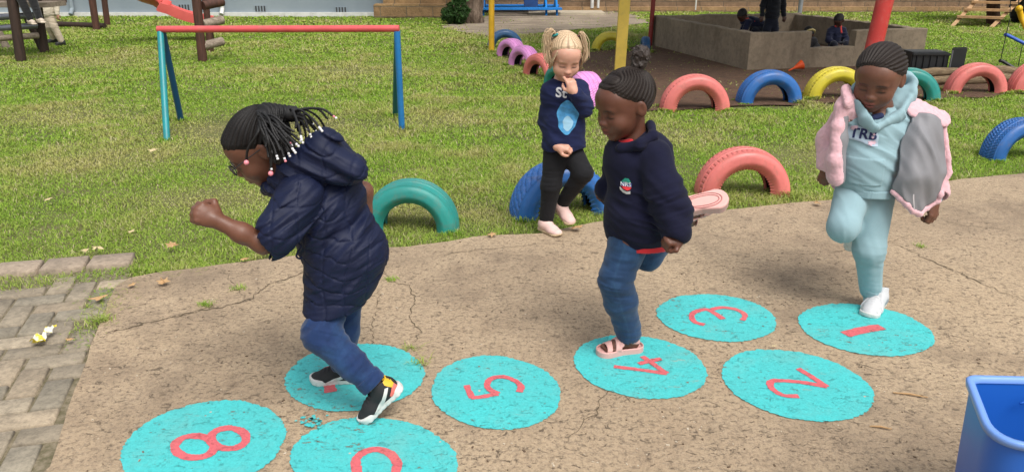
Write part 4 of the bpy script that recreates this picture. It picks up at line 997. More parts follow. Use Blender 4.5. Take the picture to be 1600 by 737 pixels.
def face_color(L, base, lip, brow, amt=1.0, lash=(.02, .012, .01)):
    """head colours: lips, brows, lash line, shade painted in mouth line, lid crease, nostrils; L local coords"""
    c = np.tile(np.array(base, float), (len(L), 1)); x = np.abs(L[:, 0]); y = L[:, 1]; z = L[:, 2]; fr = y > .045
    def blend(m, col): m = np.clip(m, 0, 1); c[:] = c*(1-m[:, None])+np.array(col)*m[:, None]
    m = np.exp(-((L[:, 0]/.017)**4+((z+.0535)/.0058)**4))*fr; m2 = np.exp(-((L[:, 0]/.0145)**4+((z+.0655)/.0062)**4))*fr; blend(np.clip(m+m2, 0, 1)*.85, lip)
    blend(np.exp(-((L[:, 0]/.016)**4+((z+.0590)/.0016)**4))*fr*.9, mulc(lip, .25))  # parting of the lips, its shade put into the colour
    arch = .0135-.25*((x-.026)**2)/.02; blend(np.exp(-(((x-.028)/.0165)**4+((z-arch)/.0034)**2))*fr*.85, brow)
    lz = -.0130+6*((x-.028)**2); blend(np.exp(-(((x-.028)/.0150)**6+((z-lz)/.0026)**2))*fr, lash)
    blend(np.exp(-(((x-.028)/.0130)**4+((z-.0015)/.0018)**2))*fr*.6, mulc(base, .4))  # lid crease shade painted in
    blend(np.exp(-(((x-.0058)/.0034)**2+((z+.0385)/.003)**2))*(y > .08)*.8, mulc(base, .25))  # nostril shade painted over the hollows
    return c
def axes(yaw, pitch, roll=0):
    """yaw: 0 faces the camera (-Y), + turns towards +X; pitch + looks down. columns right, fwd, up"""
    Rm = Matrix.Rotation(yaw, 3, 'Z') @ Matrix.Rotation(math.pi, 3, 'Z') @ Matrix.Rotation(-pitch, 3, 'X') @ Matrix.Rotation(roll, 3, 'Y')
    return np.array(Rm)
def hand_sdf(s, w, d, n, side, curl=(.9, 1.2, .7), sc=1.0, thumb=.6, spread=.10, index=None):
    """add a five-fingered hand to S: w wrist, d towards the knuckles, n back of the hand, side (+-1) thumb side"""
    w = np.array(w, float); d = nz(d); n = np.array(n, float); n = nz(n-d*(n @ d)); t = np.cross(d, n)*side
    P = lambda x, y, z: w+(d*x+t*y+n*z)*sc
    Rm = np.stack([d, t, n], 1)
    s.u(cap(P(-.01, 0, 0), P(.012, 0, 0), .0165*sc, .017*sc), .012)
    s.u(ell(P(.030, .002, 0), (.031*sc, .0265*sc, .0135*sc), Rm), .012)
    s.u(ell(P(.018, .015, -.006), (.020*sc, .012*sc, .012*sc), Rm), .010)
    for i, (y, L) in enumerate(((.0195, .92), (.0070, 1.0), (-.0060, .94), (-.0180, .76))):
        b = P(.052-.004*abs(i-1.2), y, .001); a = 0; p = b; c_ = index if (i == 0 and index) else curl
        for j, (sl, cr_, r0, r1) in enumerate(((.026, c_[0], .0078, .0072), (.017, c_[1], .0072, .0064), (.013, c_[2], .0064, .0054))):
            a += cr_; dr = d*math.cos(a)-n*math.sin(a)+t*spread*(1.2-i)*.5*max(0, math.cos(a)); q = p+dr*sl*L*sc
            s.u(cap(p, q, r0*sc*(1 if i < 3 else .9), r1*sc*(1 if i < 3 else .9)), .0035 if j else .006); p = q
    if curl[0] > 1.1: s.u(ell(P(.040, .0, -.017), (.020*sc, .023*sc, .012*sc), Rm), .008)
    p = P(.014, .022, -.004); a = d*.55+t*.75-n*.35
    q = p+nz(a)*.022*sc; s.u(cap(p, q, .0092*sc, .0080*sc), .008)
    a2 = d*.85+t*(.45-.9*thumb)-n*(.25+.6*thumb); r = q+nz(a2)*.018*sc; s.u(cap(q, r, .0080*sc, .0074*sc), .003)
    a3 = d*.85-t*(.9*thumb)-n*(.25+.6*thumb); s.u(cap(r, r+nz(a3)*.014*sc, .0074*sc, .0060*sc), .003)
class Kid:
    def __init__(s, lab, root, skin_mat, head, group=None):
        s.root = empty('person', root, lab, 'person', group); s.b = S(); s.J = {}; s.skin = skin_mat; s.pts = []
        s.hc, s.hR, s.hs = np.array(head[0], float), head[1], head[2]
    def H(s, x, y, z): return s.hc+s.hR @ np.array((x, y, z))*s.hs
    def limb(s, *pr, k=.012):
        for (a, ra), (b, rb) in zip(pr[:-1], pr[1:]): s.b.u(cap(a, b, ra, rb), k); s.pts += [a, b]
    def head(s, **kw):
        s.b.u(frame(head_sdf(**kw), s.hR, s.hc, s.hs), .012); s.pts += [s.hc+.12, s.hc-.12]
    def build_body(s, base, lip, brow, h=.0042, **kw):
        lo, hi = bbox(s.pts, .06)
        def colf(P):
            L = ((P-ar(s.hc)) @ ar(s.hR))/s.hs; inh = (np.abs(L) < .115).all(1); c = np.tile(np.array(base, float), (len(P), 1)); c[inh] = face_color(L[inh], base, lip, brow, **kw)
            return c
        return mesh_sdf('body', s.b, lo, hi, h, s.skin, s.root, colf)
    def cloth(s, name, f, pts, mat, m=.12, h=.0052, colf=None, parent=None):
        lo, hi = bbox(pts, m); return mesh_sdf(name, f, lo, hi, h, mat, parent or s.root, colf)
def cornrow_cap(kid, hairline, tie, rows, amp=.0016, thick=.004, flow=None, col=(.016, .011, .009), groove_col=(.10, .05, .03), h=.0023, mat=None, name='cornrows'):
    """hair shell over the skull with braided rows converging on `tie` (local unit direction)"""
    base = S(); base.u(ell((0, -.018, .028), (.073+thick, .090+thick, .076+thick))); base.u(ell((0, .050, .036), (.052+thick*.7, .034+thick*.7, .036+thick*.7)), .03)
    base.u(ell((0, .022, -.020), (.060+thick*.6, .050, .060)), .03)
    tz = nz(tie); a = nz(np.cross(tz, (1, 0, 0)) if abs(tz[0]) < .9 else np.cross(tz, (0, 1, 0))); b = np.cross(tz, a); cen = np.array((0, -.018, .022))
    def phase(L):
        q = L-cen; q = q/np.sqrt((q*q).sum(1))[:, None]; ang_ = np.arctan2(q @ b, q @ a); ct = q @ tz
        if flow: ang_ = ang_+flow(L, ct)
        return ang_, ct
    def g(L):
        L = L.astype(f32); d = base(L); ang_, ct = phase(L); w_ = np.cos(ang_*rows); plait = np.cos(ct*70+np.sign(w_)*0)*.25
        hl_ = hairline(L)+.0025*vn(L*160)
        d = d-amp*np.clip(-hl_/.014, .12, 1)*(np.sqrt(np.abs(.5+.5*w_)+1e-4)*2-1)*(1-.3*plait)+thick*.8*np.clip(1+hl_/.014, 0, 1)
        return np.maximum(d, hl_)
    def colf(P):
        L = ((P-ar(kid.hc)) @ ar(kid.hR))/kid.hs; ang_, ct = phase(L); m = np.clip((.5+.5*np.cos(ang_*rows)-.07)*5, 0, 1)[:, None]
        pl_ = (.5+.5*np.cos(ct*95+2*np.sin(ang_*rows*.5)))[:, None]
        return np.array(groove_col)*(1-m)+np.array(col)*(.75+.9*pl_)*m  # separate tone painted into the grooves between the rows
    return mesh_sdf(name, frame(g, kid.hR, kid.hc, kid.hs), kid.hc-.13, kid.hc+.13, h, mat, kid.root, colf)
def shoe_frame(ankle, toe_dir, up): 
    f = nz(toe_dir); u = np.array(up, float); u = nz(u-f*(u @ f)); r = np.cross(f, u); return np.stack([f, r, u], 1), np.array(ankle, float)
def outline(P, grow=0):   # 2-D foot outline distance in local (x toe, y side)
    x, y = P[:, 0], P[:, 1]
    def c2(ax, ay, bx, by, ra, rb):
        bxx, byy = bx-ax, by-ay; h = np.clip(((x-ax)*bxx+(y-ay)*byy)/(bxx*bxx+byy*byy), 0, 1); return np.hypot(x-ax-h*bxx, y-ay-h*byy)-(ra+(rb-ra)*h)
    return np.minimum(c2(-.028, 0, .03, .002, .027, .026), c2(.03, .002, .085, 0, .026, .034))-grow
def slab_(P, z0, z1, grow=0, r=.004):
    d2 = outline(P, grow)+r; dz = np.abs(P[:, 2]-(z0+z1)/2)-(z1-z0)/2+r
    return np.sqrt(np.maximum(d2, 0)**2+np.maximum(dz, 0)**2)+np.minimum(np.maximum(d2, dz), 0)-r
# ================================================================== PEOPLE
def skin_mat(name, rough=.48):
    t = NT(name); a = t.n('ShaderNodeAttribute', attribute_name='Col'); n = t.noise(14, 5, .6); n2 = t.noise(220, 3)
    c = t.mix(1.0, a.outputs[0], t.ramp(n, [(.3, .88), (.7, 1.1)]), 'MULTIPLY')
    t.p.inputs['Subsurface Weight'].default_value = .12; t.p.inputs['Subsurface Radius'].default_value = (.010, .004, .002); t.p.inputs['Subsurface Scale'].default_value = 1
    t.p.inputs['Specular IOR Level'].default_value = .42
    return t.fin(c, t.ramp(n, [(.3, .36), (.7, .54)]), t.bump(n2, .25, .0010, t.bump(t.noise(40, 4), .15, .002)))
M_skin = skin_mat('skin')
def hair_mat(name, rough=.62):
    t = NT(name); t.p.inputs['Specular IOR Level'].default_value = .3; a = t.n('ShaderNodeAttribute', attribute_name='Col'); return t.fin(a.outputs[0], rough, t.bump(t.noise(160, 4), .5, .002))
M_hair = hair_mat('hair')
def plain_hair(name, c): t = NT(name); n = t.noise(90, 5, co=t.co((1, 1, 1))); return t.fin(t.mix(n, mulc(c, .7), mulc(c, 1.35)), .62, t.bump(n, .5, .002))
M_blackhair = plain_hair('black_braids', (.006, .0055, .006))
M_fuzz = plain_hair('soft_hair', (.030, .020, .016))
def cloth_mat(name, c, rough=.85, sheen=.25, weave=420, wst=.25, var=.12, vs=9, fade=None, fade_s=14, fade_amt=.5, attr=False):
    t = NT(name); n = t.noise(vs, 5); col = t.mix(t.ramp(n, [(.3, 0), (.7, 1)]), mulc(c, 1-var), mulc(c, 1+var))
    if fade: col = t.mix(t.ramp(t.noise(fade_s, 6, .65), [(.45, 0), (.68, fade_amt)]), col, fade)
    if attr: col = t.mix(t.ramp(t.noise(60, 4, .7, co=t.co((3, 3, .35))), [(.4, .16), (.6, 0)]), col, mulc(c, .5)); a = t.n('ShaderNodeAttribute', attribute_name='Col'); col = t.mix(1.0, col, a.outputs[0], 'MULTIPLY')
    t.p.inputs['Sheen Weight'].default_value = sheen; t.p.inputs['Sheen Roughness'].default_value = .5; t.p.inputs['Specular IOR Level'].default_value = .3
    n2 = t.noise(weave, 2); n3 = t.noise(32, 4, .6); return t.fin(col, rough, t.bump(n3, .22, .004, t.bump(n2, wst, .0012)))
def denim(name, c, fade): return cloth_mat(name, c, .8, .15, 500, .35, .2, 16, fade, 11, .5, attr=True)
M_jeans = denim('dark_denim', (.007, .026, .095), (.026, .085, .21)); M_jeans2 = denim('blue_denim', (.011, .040, .105), (.034, .10, .21))
M_quilt = cloth_mat('navy_quilted_nylon', (.0045, .0085, .034), .62, .0, 600, .1, .15, 12)
M_navy = cloth_mat('navy_fleece', (.0042, .0050, .021), .95, .03, 260, .4, .15, 20)
M_navyshirt = cloth_mat('navy_jersey', (.008, .013, .055), .9, .03)
M_black = cloth_mat('black_leggings', (.007, .007, .009), .85, .04)
M_aquafl = cloth_mat('light_blue_fleece', (.255, .385, .43), .92, .08, 330, .3, .05)
M_pinkfur = cloth_mat('pink_teddy_fleece', (.66, .40, .44), .97, .3, 190, .7, .08, 60)
M_lining = cloth_mat('grey_satin_lining', (.215, .215, .232), .60, .0, 700, .05, .1)
M_redc = cloth_mat('red_lining', (.55, .02, .03), .8)
M_white_rub = simple('white_rubber', (.62, .62, .60), .5, .08, dirt=(.35, .3, .24), ds=30, dirt_amt=.5)
M_blackmesh = simple('black_mesh', (.014, .014, .016), .75, .2, bs=300, bst=.4); M_shoewhite = simple('white_leather', (.52, .52, .54), .5, .06, bs=120, bst=.2, dirt=(.4, .38, .36), ds=25)
M_yellow_ = simple('yellow_trim', (.72, .42, .02), .5); M_coral_ = simple('coral_trim', (.75, .17, .14), .5)
M_pinkfoam = simple('pink_foam', (.64, .36, .33), .55, .06, dirt=(.5, .33, .28), ds=25); M_canvas = simple('pale_pink_canvas', (.72, .50, .46), .8, .06, bs=350, dirt=(.45, .35, .3), ds=20)
M_tan = simple('tan_sole', (.50, .38, .24), .7, .1, dirt=(.3, .22, .15)); M_gum = simple('gum_sole', (.26, .17, .10), .6)
A3 = lambda v: np.array(tuple(v), float)
def WP(u, v, Y): return A3(W(u, v, Y))
def proj_text(body, S_, lines, size, origin, xdir, updir, ndir, mat, name, parent, lift=.0025, depth=.10, ex=.0, bold=.012):
    """lettering printed on cloth: built flat and laid onto the surface along ndir"""
    cu = bpy.data.curves.new(name, 'FONT'); cu.body = body; cu.size = size; cu.align_x = 'CENTER'; cu.align_y = 'CENTER'; cu.offset = size*bold; cu.space_character = 1.05; cu.resolution_u = 4
    o = bpy.data.objects.new('tmp', cu); COL.objects.link(o); bpy.context.view_layer.update()
    me0 = bpy.data.meshes.new_from_object(o.evaluated_get(bpy.context.evaluated_depsgraph_get())); bpy.data.objects.remove(o)
    bm = bmesh.new(); bm.from_mesh(me0); bmesh.ops.triangulate(bm, faces=bm.faces[:])
    for _ in range(2): bmesh.ops.subdivide_edges(bm, edges=[e for e in bm.edges if e.calc_length() > size*.12], cuts=1)
    bmesh.ops.triangulate(bm, faces=bm.faces[:])
    P = np.array([v.co[:] for v in bm.verts], f32); Fs = np.array([[v.index for v in f.verts] for f in bm.faces]); bm.free(); bpy.data.meshes.remove(me0)
    return lay(P[:, :2], Fs, S_, origin, xdir, updir, ndir, mat, name, parent, lift, depth)
def lay(P2, Fs, S_, origin, xdir, updir, ndir, mat, name, parent, lift=.0025, depth=.10):
    x, u, n = nz(xdir), nz(updir), nz(ndir); P = (np.array(origin)+np.outer(P2[:, 0], x)+np.outer(P2[:, 1], u)+n*depth).astype(f32); tt = np.zeros(len(P), f32)
    for _ in range(40):
        d = S_(P-np.outer(tt, n).astype(f32)); tt += np.clip(d-lift, -.01, .02)*.8
    P = P-np.outer(tt, n); ok = np.abs(S_(P.astype(f32))-lift) < .0035; keep = ok[Fs].all(1)
    if keep.sum() < 3: return None
    Fs = Fs[keep]; used = np.unique(Fs); mp = np.zeros(len(P), int); mp[used] = np.arange(len(used))
    return mesh_np(name, P[used], mp[Fs], mat, parent, smooth=False)
def blobpoly(pts, sub=4):
    """fill a 2-D outline with a fine triangulation"""
    bm = bmesh.new(); f = bm.faces.new([bm.verts.new((p[0], p[1], 0)) for p in pts]); bmesh.ops.triangulate(bm, faces=[f])
    for _ in range(sub): bmesh.ops.subdivide_edges(bm, edges=[e for e in bm.edges if e.calc_length() > .006], cuts=1); bmesh.ops.triangulate(bm, faces=bm.faces[:])
    P = np.array([v.co[:] for v in bm.verts]); Fs = np.array([[v.index for v in f.verts] for f in bm.faces]); bm.free(); return P[:, :2], Fs
def sneaker(kid, ankle, f, up, kind='black', sc=1.0, lab=None):
    R, a = shoe_frame(ankle, f, up); pr = np.array([a+R @ np.array(p)*sc for p in ((-.07, -.05, -.08), (-.07, .05, -.08), (.135, -.05, -.08), (.135, .05, .06), (-.07, 0, .06))])
    bz = -.062     # bottom of the sole below the ankle
    def upper():
        s = S(); s.u(cap((-.022, 0, -.028), (.0, 0, -.020), .029, .031)); s.u(cap((-.012, 0, -.01), (-.010, 0, .018), .029, .0285), .02)
        s.u(cap((.0, 0, -.020), (.060, .001, -.036), .031, .027), .02); s.u(flatcap((.060, .001, -.042), (.090, 0, -.044), .034, .029, (0, 0, 1), .72), .015)
        s.cut(plane((0, 0, bz+.014), (0, 0, -1)), .003); s.cut(plane((-.01, 0, .020), (-.35, 0, 1)), .004)
        s.sub(cap((-.012, 0, .0), (-.008, 0, .05), .0225), .003); return s
    up_ = upper()
    if kind in ('black', 'white'):
        def post(P, d):  # laces / panel seams
            m = np.exp(-((P[:, 0]-.04)/.028)**2)*(P[:, 2] > -.03)*(np.abs(P[:, 1]) < .016); return d-m*.0022*np.cos(P[:, 0]*480)
        up_.post.append(post)
    mats = {'black': M_blackmesh, 'white': M_shoewhite, 'slip': M_canvas}
    o = kid.cloth('shoe', frame(up_, R, a, sc), pr, mats[kind], .01, .0032 if kind != 'slip' else .0036)
    if lab: o['label'] = lab
    th = {'black': .024, 'white': .020, 'slip': .014}[kind]
    def sole(P):
        P = P.copy(); lift = np.clip(P[:, 0]-.07, 0, 1)**2*3.0+np.clip(-.03-P[:, 0], 0, 1)**2*3; zz = P[:, 2]-lift; Q = np.stack([P[:, 0], P[:, 1], zz], 1)
        d = slab_(Q, bz, bz+th+.006*np.exp(-((P[:, 0]+.02)/.03)**2), .002, .005)
        return d+.0012*(np.cos(P[:, 0]*330) > .2)*(zz < bz+.008)
    so_ = kid.cloth('sole', frame(sole, R, a, sc), pr, {'black': M_white_rub, 'white': M_white_rub, 'slip': M_tan}[kind], .012, .0032, parent=o)
    Uf = frame(up_, R, a, sc)
    def patch(pts, nm, m, sgn, z0=.0):
        P2, Fs = blobpoly(pts, 3); return lay(P2*sc, Fs, Uf, a, R[:, 0], R[:, 2], R[:, 1]*sgn, m, nm, o, .0014, .07)
    if kind == 'black':
        for sgn in (-1, 1):
            patch([(-.030, -.010), (-.020, -.004), (.014, -.026), (.058, -.044), (.066, -.052), (.040, -.052), (.012, -.040)], 'side_stripe', M_white_rub, sgn)
            patch([(-.046, .018), (-.030, .020), (-.026, .002), (-.038, -.022), (-.048, -.020)], 'heel_tab', M_yellow_, sgn)
            patch([(-.048, -.018), (-.036, -.020), (-.014, -.034), (-.014, -.044), (-.050, -.044)], 'heel_counter', M_coral_, sgn)
    if kind == 'white':
        for sgn in (-1, 1): patch([(.000, -.012), (.030, -.020), (.052, -.030), (.046, -.040), (-.010, -.036)], 'side_panel', simple('grey_mesh_panel', (.30, .31, .34), .8, bs=300), sgn)
        st_ = S(); st_.u(lambda P: np.maximum(up_(P)-.0035, np.abs((P[:, 0]-.020)*.75+(P[:, 2]+.0)*.66)-.011)); kid.cloth('strap', frame(st_, R, a, sc), pr, M_shoewhite, .01, .003, parent=o)
        for sgn in (-1, 1): patch([(.075, -.046), (.100, -.046), (.095, -.030), (.072, -.030)], 'toe_guard', M_white_rub, sgn)
    return o
def sandal(kid, ankle, f, up, sc=1.0, flip=False):
    R, a = shoe_frame(ankle, f, up); pr = np.array([a+R @ np.array(p)*sc for p in ((-.07, -.05, -.10), (-.07, .05, -.10), (.135, -.05, -.10), (.135, .05, .04), (-.07, 0, .04))])
    bz = -.074
    # the foot itself belongs to the body
    F_ = lambda p: a+R @ np.array(p)*sc
    b = kid.b; b.u(cap(F_((0, 0, .03)), F_((-.012, 0, -.030)), .023*sc, .024*sc), .012); b.u(cap(F_((-.020, 0, -.032)), F_((.045, 0, -.036)), .020*sc, .019*sc), .02); b.u(cap(F_((.0, 0, -.012)), F_((.06, 0, -.034)), .020*sc, .015*sc), .02)
    for k, (y, L) in enumerate(((.018, .028), (.006, .030), (-.005, .027), (-.015, .023), (-.024, .018))):
        y = y if not flip else -y; r = .0095 if k == 0 else .0065
        b.u(cap(F_((.055, y*.9, -.038)), F_((.072+L*.75, y*1.05, -.041)), r*1.15*sc, r*sc), .005)
    kid.pts += [F_((.12, 0, -.07)), F_((-.06, 0, -.07))]
    o = kid.cloth('sandal', frame(lambda P: np.minimum(slab_(P, bz, bz+.026, .006, .007), np.maximum(slab_(P, bz+.018, bz+.034, .006, .003), -slab_(P, bz+.02, bz+.05, .001, .002))), R, a, sc), pr, M_pinkfoam, .02, .0032)
    foot = S(); foot.u(cap((-.020, 0, -.032), (.045, 0, -.036), .020, .019), .02); foot.u(cap((0, 0, -.012), (.06, 0, -.034), .020, .015), .02); foot.u(cap((0, 0, .03), (-.012, 0, -.030), .023, .024), .012); foot.u(flatcap((.05, 0, -.038), (.08, 0, -.042), .027, .026, (0, 0, 1), .6), .01)
    def band(off, g): return lambda P: np.maximum(np.maximum(foot(P)-.0055, -(foot(P)-.001)), g(P))
    base_ = lambda P: plane((0, 0, bz+.02), (0, 0, -1))(P)
    s1 = lambda P: np.maximum(np.abs((P[:, 0]-.074)+.25*P[:, 2])-.0095, base_(P)); s2 = lambda P: np.maximum(np.abs((P[:, 0]-.040)+.25*P[:, 2])-.0125, base_(P)); s3 = lambda P: np.maximum(np.abs((P[:, 2]+.012)-.25*P[:, 0])-.007, P[:, 0]-.035)
    for g in (s1, s2, s3): kid.cloth('strap', frame(band(0, g), R, a, sc), pr, M_pinkfoam, .01, .003, parent=o)
    for sy in (-1, 1):
        c = F_((.036, sy*.022, -.022)); MB().tube([c-R[:, 1]*.003*sy, c+R[:, 1]*.007*sy+R[:, 2]*.003], .009*sc, 14).build('buckle', M_pinkfoam, o, angle=50)
    return o, R, a
def stitch(P, pts, rad=.0016): pass
# ------------------------------------------------------------------ A: girl in the quilted coat, running left
def girl_quilted():
    hc = WP(405, 229, 2.28); hR = axes(R_(-75), R_(34), 0)
    K = Kid('girl in a navy quilted hooded coat, braids flying, hopping left onto circle 7', G(520, 600), M_skin, (hc, hR, 1.04))
    J = dict(neck=WP(446, 272, 2.29), chest=WP(492, 310, 2.29), waist=WP(532, 385, 2.29), pelv=WP(532, 440, 2.29),
             sL=WP(462, 305, 2.17), eL=WP(412, 380, 2.10), wL=WP(342, 346, 2.08), sR=WP(500, 285, 2.42), eR=WP(566, 300, 2.44), wR=WP(573, 352, 2.44),
             hL=WP(524, 450, 2.235), kL=WP(500, 521, 2.17), aL=WP(590, 604, 2.14), hR=WP(540, 450, 2.34), kR=WP(534, 518, 2.33), aR=WP(534, 572, 2.355))
    K.limb((hc-hR[:, 2]*.03-hR[:, 1]*.035, .040), (J['neck'], .040), (J['chest'], .075), (J['waist'], .080), (J['pelv'], .060), k=.03)
    K.limb((J['chest'], .05), (J['sL'], .040), (J['eL'], .029), (WP(378, 364, 2.085), .0275), (J['wL'], .0205), k=.02)
    K.limb((J['chest'], .05), (J['sR'], .040), (J['eR'], .033), (J['wR'], .021), k=.02)
    K.limb((J['hL'], .040), (J['kL'], .036), (J['aL'], .0275)); K.limb((J['hR'], .040), (J['kR'], .036), (J['aR'], .027))
    hand_sdf(K.b, J['wL'], WP(305, 330, 2.06)-J['wL'], (-.2, -.75, .6), 1, (1.35, 1.5, 1.0), 1.24, 1.0)
    hand_sdf(K.b, J['wR'], (.1, 0, -1), (1, .2, 0), 1, (.9, 1.1, .8), 1.0)
    K.head(); base = (.150, .062, .038); K.build_body(base, (.16, .05, .045), (.02, .012, .010), .0036)
    # hair cap with rows sweeping to the tie
    hl = lambda L: np.maximum(.058*0+(L[:, 1]-.052-.30*(L[:, 2]-.03)), np.maximum(-(L[:, 2]+.052+.35*(L[:, 1]+.02)), -(L[:, 2]-.004+1.0*(L[:, 1]-.012))*np.where(L[:, 1] > -.02, 1, -5)*.7))
    def hl(L):
        y, z = L[:, 1], L[:, 2]; front = (y-.058)*.9+(.062-z)*.45          # hairline falls from forehead to the ear
        side = np.where(y > -.028, (.012-z)+(y-.0)*.55, (-.055-z)); return np.maximum(front-.020, side*.8)
    cornrow_cap(K, hl, (0, -.75, .66), 34, .0026, .0055, col=(.006, .005, .005), groove_col=(.007, .004, .003), mat=M_hair)
    # braids
    T1 = K.H(.052, -.045, .085) if False else K.H(-.02, -.055, .102); T2 = K.H(0, -.085, .092)
    t1 = WP(408, 180, 2.21); t2 = WP(455, 178, 2.26)
    kn = MB().sphere(t2, (.030, .028, .024), 10).build('hair_knot', M_blackhair, K.root, True)
    M_bead = simple('clear_white_beads', (.72, .72, .74), .2, .05); M_beadp = simple('pink_bead', (.75, .25, .30), .3)
    ends = []
    for (u, v, Y, s_, nb) in ((520, 181, 2.2, 2, 2), (512, 186, 2.3, 2, 1), (498, 198, 2.16, 2, 3), (492, 203, 2.35, 2, 2), (484, 208, 2.2, 2, 3), (478, 215, 2.3, 2, 2), (470, 212, 2.12, 2, 3), (508, 200, 2.4, 2, 1), (500, 210, 2.42, 2, 2), (476, 203, 2.26, 2, 1), (488, 192, 2.33, 2, 1),
                      (462, 224, 2.12, 1, 3), (456, 231, 2.10, 1, 3), (450, 238, 2.13, 1, 3), (444, 246, 2.12, 1, 2), (438, 235, 2.10, 1, 1), (432, 242, 2.11, 1, 2), (468, 219, 2.17, 1, 3), (452, 222, 2.2, 1, 2), (430, 228, 2.13, 1, 0), (424, 262, 2.13, 1, 1), (440, 226, 2.17, 1, 1), (448, 215, 2.12, 1, 0), (460, 206, 2.16, 1, 1), (474, 232, 2.25, 1, 2), (466, 236, 2.3, 1, 1), (436, 250, 2.14, 1, 0), (430, 256, 2.15, 1, 0), (444, 240, 2.18, 1, 0), (452, 236, 2.17, 1, 0), (426, 240, 2.12, 1, 0), (420, 246, 2.125, 1, 0), (415, 230, 2.12, 1, 0), (458, 232, 2.2, 1, 0), (448, 228, 2.13, 1, 0), (436, 220, 2.125, 1, 0), (464, 214, 2.2, 1, 0), (470, 228, 2.22, 1, 0), (462, 200, 2.22, 2, 0), (470, 196, 2.3, 2, 0), (480, 200, 2.25, 2, 1), (466, 205, 2.35, 2, 0)):
        ends.append((WP(u, v, Y), s_, nb))
    for i, (e_, s_, nb) in enumerate(ends):
        t0 = (t1 if s_ == 1 else t2)+np.array([random.gauss(0, .007), random.gauss(0, .012), random.gauss(0, .006)])
        if s_ == 2: m1 = t0+(e_-t0)*.33+np.array([0, 0, random.uniform(.012, .032)]); m2 = t0+(e_-t0)*.72+np.array([.004, 0, random.uniform(.008, .026)])
        else: m1 = t0+(e_-t0)*.35+np.array([random.uniform(-.004, .012), -.014, random.uniform(.006, .018)]); m2 = t0+(e_-t0)*.72+np.array([random.uniform(.0, .010), -.008, random.uniform(.0, .008)])
        P = bez([t0, m1, m2, e_], 44); nb = max(0, nb-(i % 2)); br_ = MB().tube(P, [.0036*(1+.22*math.sin(k*2.1)) for k in range(len(P))], 7).build('braid', M_blackhair, K.root, True)
        dr = (P[-1]-P[-3]).normalized()
        for b in range(nb):
            c = P[-1]+dr*(.004+.0078*b); MB().tube([c-dr*.0033, c-dr*.002, c+dr*.002, c+dr*.0033], [.0020, .0036, .0036, .0020], 10).build('bead', M_bead if (i*7+b) % 9 else M_beadp, br_, True)
    Ms = S(); Ms.u(cap(t1+np.array((.01, .03, -.01)), WP(452, 232, 2.22), .026, .018)); Ms.u(cap(t1+np.array((.0, .05, .0)), t2, .026, .022), .02); Ms.u(cap(WP(425, 215, 2.2), WP(438, 248, 2.2), .026, .020), .02); Ms.post.append(lambda P, d: d-.003*np.cos(P[:, 0]*420+P[:, 1]*330+8*vn(P*20))); K.cloth('braid_mass', Ms, [t1, t2, WP(452, 250, 2.2), WP(425, 215, 2.15)], M_blackhair, .04, .0035)
    # a braid falling across the temple, pink beads by cheek and collar
    P = bez([t1, WP(404, 205, 2.15), WP(388, 232, 2.16), WP(385, 250, 2.17)], 30); br_ = MB().tube(P, .0038, 7).build('braid', M_blackhair, K.root, True); MB().sphere(WP(385, 254, 2.165), .0075, 8).build('bead', M_beadp, br_, True)
    P = bez([t1, WP(418, 215, 2.12), WP(424, 245, 2.13), WP(423, 267, 2.13)], 30); br_ = MB().tube(P, .0038, 7).build('braid', M_blackhair, K.root, True); MB().sphere(WP(423, 271, 2.125), .0075, 8).build('bead', M_beadp, br_, True)
    # glasses
    M_fr = simple('black_frame', (.02, .02, .022), .3); M_lens = NT('lens'); M_lens.p.inputs['Transmission Weight'].default_value = .85; M_lens = M_lens.fin((.85, .88, .92), .05)
    gl = MB()
    for sx in (-1, 1):
        ring_ = [K.H(sx*(.030+.0205*math.cos(t)), .0985-.004*abs(math.cos(t)), -.006+.0165*math.sin(t)) for t in np.linspace(0, 2*math.pi, 25)[:-1]]; gl.tube(ring_, .0019, 6, closed=True)
        gl.tube([K.H(sx*.0505, .096, .000), K.H(sx*.066, .086, .002), K.H(sx*.0765, .03, .004), K.H(sx*.0775, -.020, .004), K.H(sx*.074, -.034, -.012)], .0017, 6)
    gl.tube([K.H(-.0095, .1, -.002), K.H(0, .104, .001), K.H(.0095, .1, -.002)], .0016, 6)
    g_ = gl.build('glasses', M_fr, K.root, True)
    for sx in (-1, 1):
        c = K.H(sx*.030, .0985, -.006); MB().add([K.H(sx*.030+.0195*math.cos(t), .0985, -.006+.0155*math.sin(t)) for t in np.linspace(0, 2*math.pi, 25)[:-1]], [tuple(range(24))]).build('lens', M_lens, g_)
    # coat
    C = S(); ax = nz(J['waist']-J['chest'])
    C.u(cap(WP(478, 300, 2.29), WP(505, 325, 2.29), .090, .110)); C.u(cap(WP(500, 320, 2.29), WP(538, 395, 2.29), .110, .122), .05); C.u(cap(WP(538, 395, 2.29), WP(535, 425, 2.285), .121, .106), .05)
    C.u(cap(WP(529, 440, 2.26), WP(515, 492, 2.225), .100, .083), .04)
    C.u(cap(WP(535, 305, 2.34), WP(525, 285, 2.34), .062), .05)
    C.u(cap(WP(470, 305, 2.18), WP(434, 362, 2.105), .068, .056), .014); C.u(cap(WP(434, 362, 2.105), WP(424, 378, 2.10), .056, .051), .02)
    C.u(cap(WP(520, 292, 2.40), WP(543, 296, 2.44), .058, .048), .03)
    C.sub(cap(J['eL']-(J['eL']-WP(425, 370, 2.1))*1.0, WP(395, 372, 2.09), .039, .045), .004)
    el = nz(WP(405, 380, 2.09)-WP(440, 358, 2.11)); C_pl = plane(WP(414, 376, 2.095), el)
    arm = cap(WP(440, 355, 2.11), WP(380, 385, 2.07), .075); C.sub(lambda P: np.maximum(arm(P), -C_pl(P)), .003)
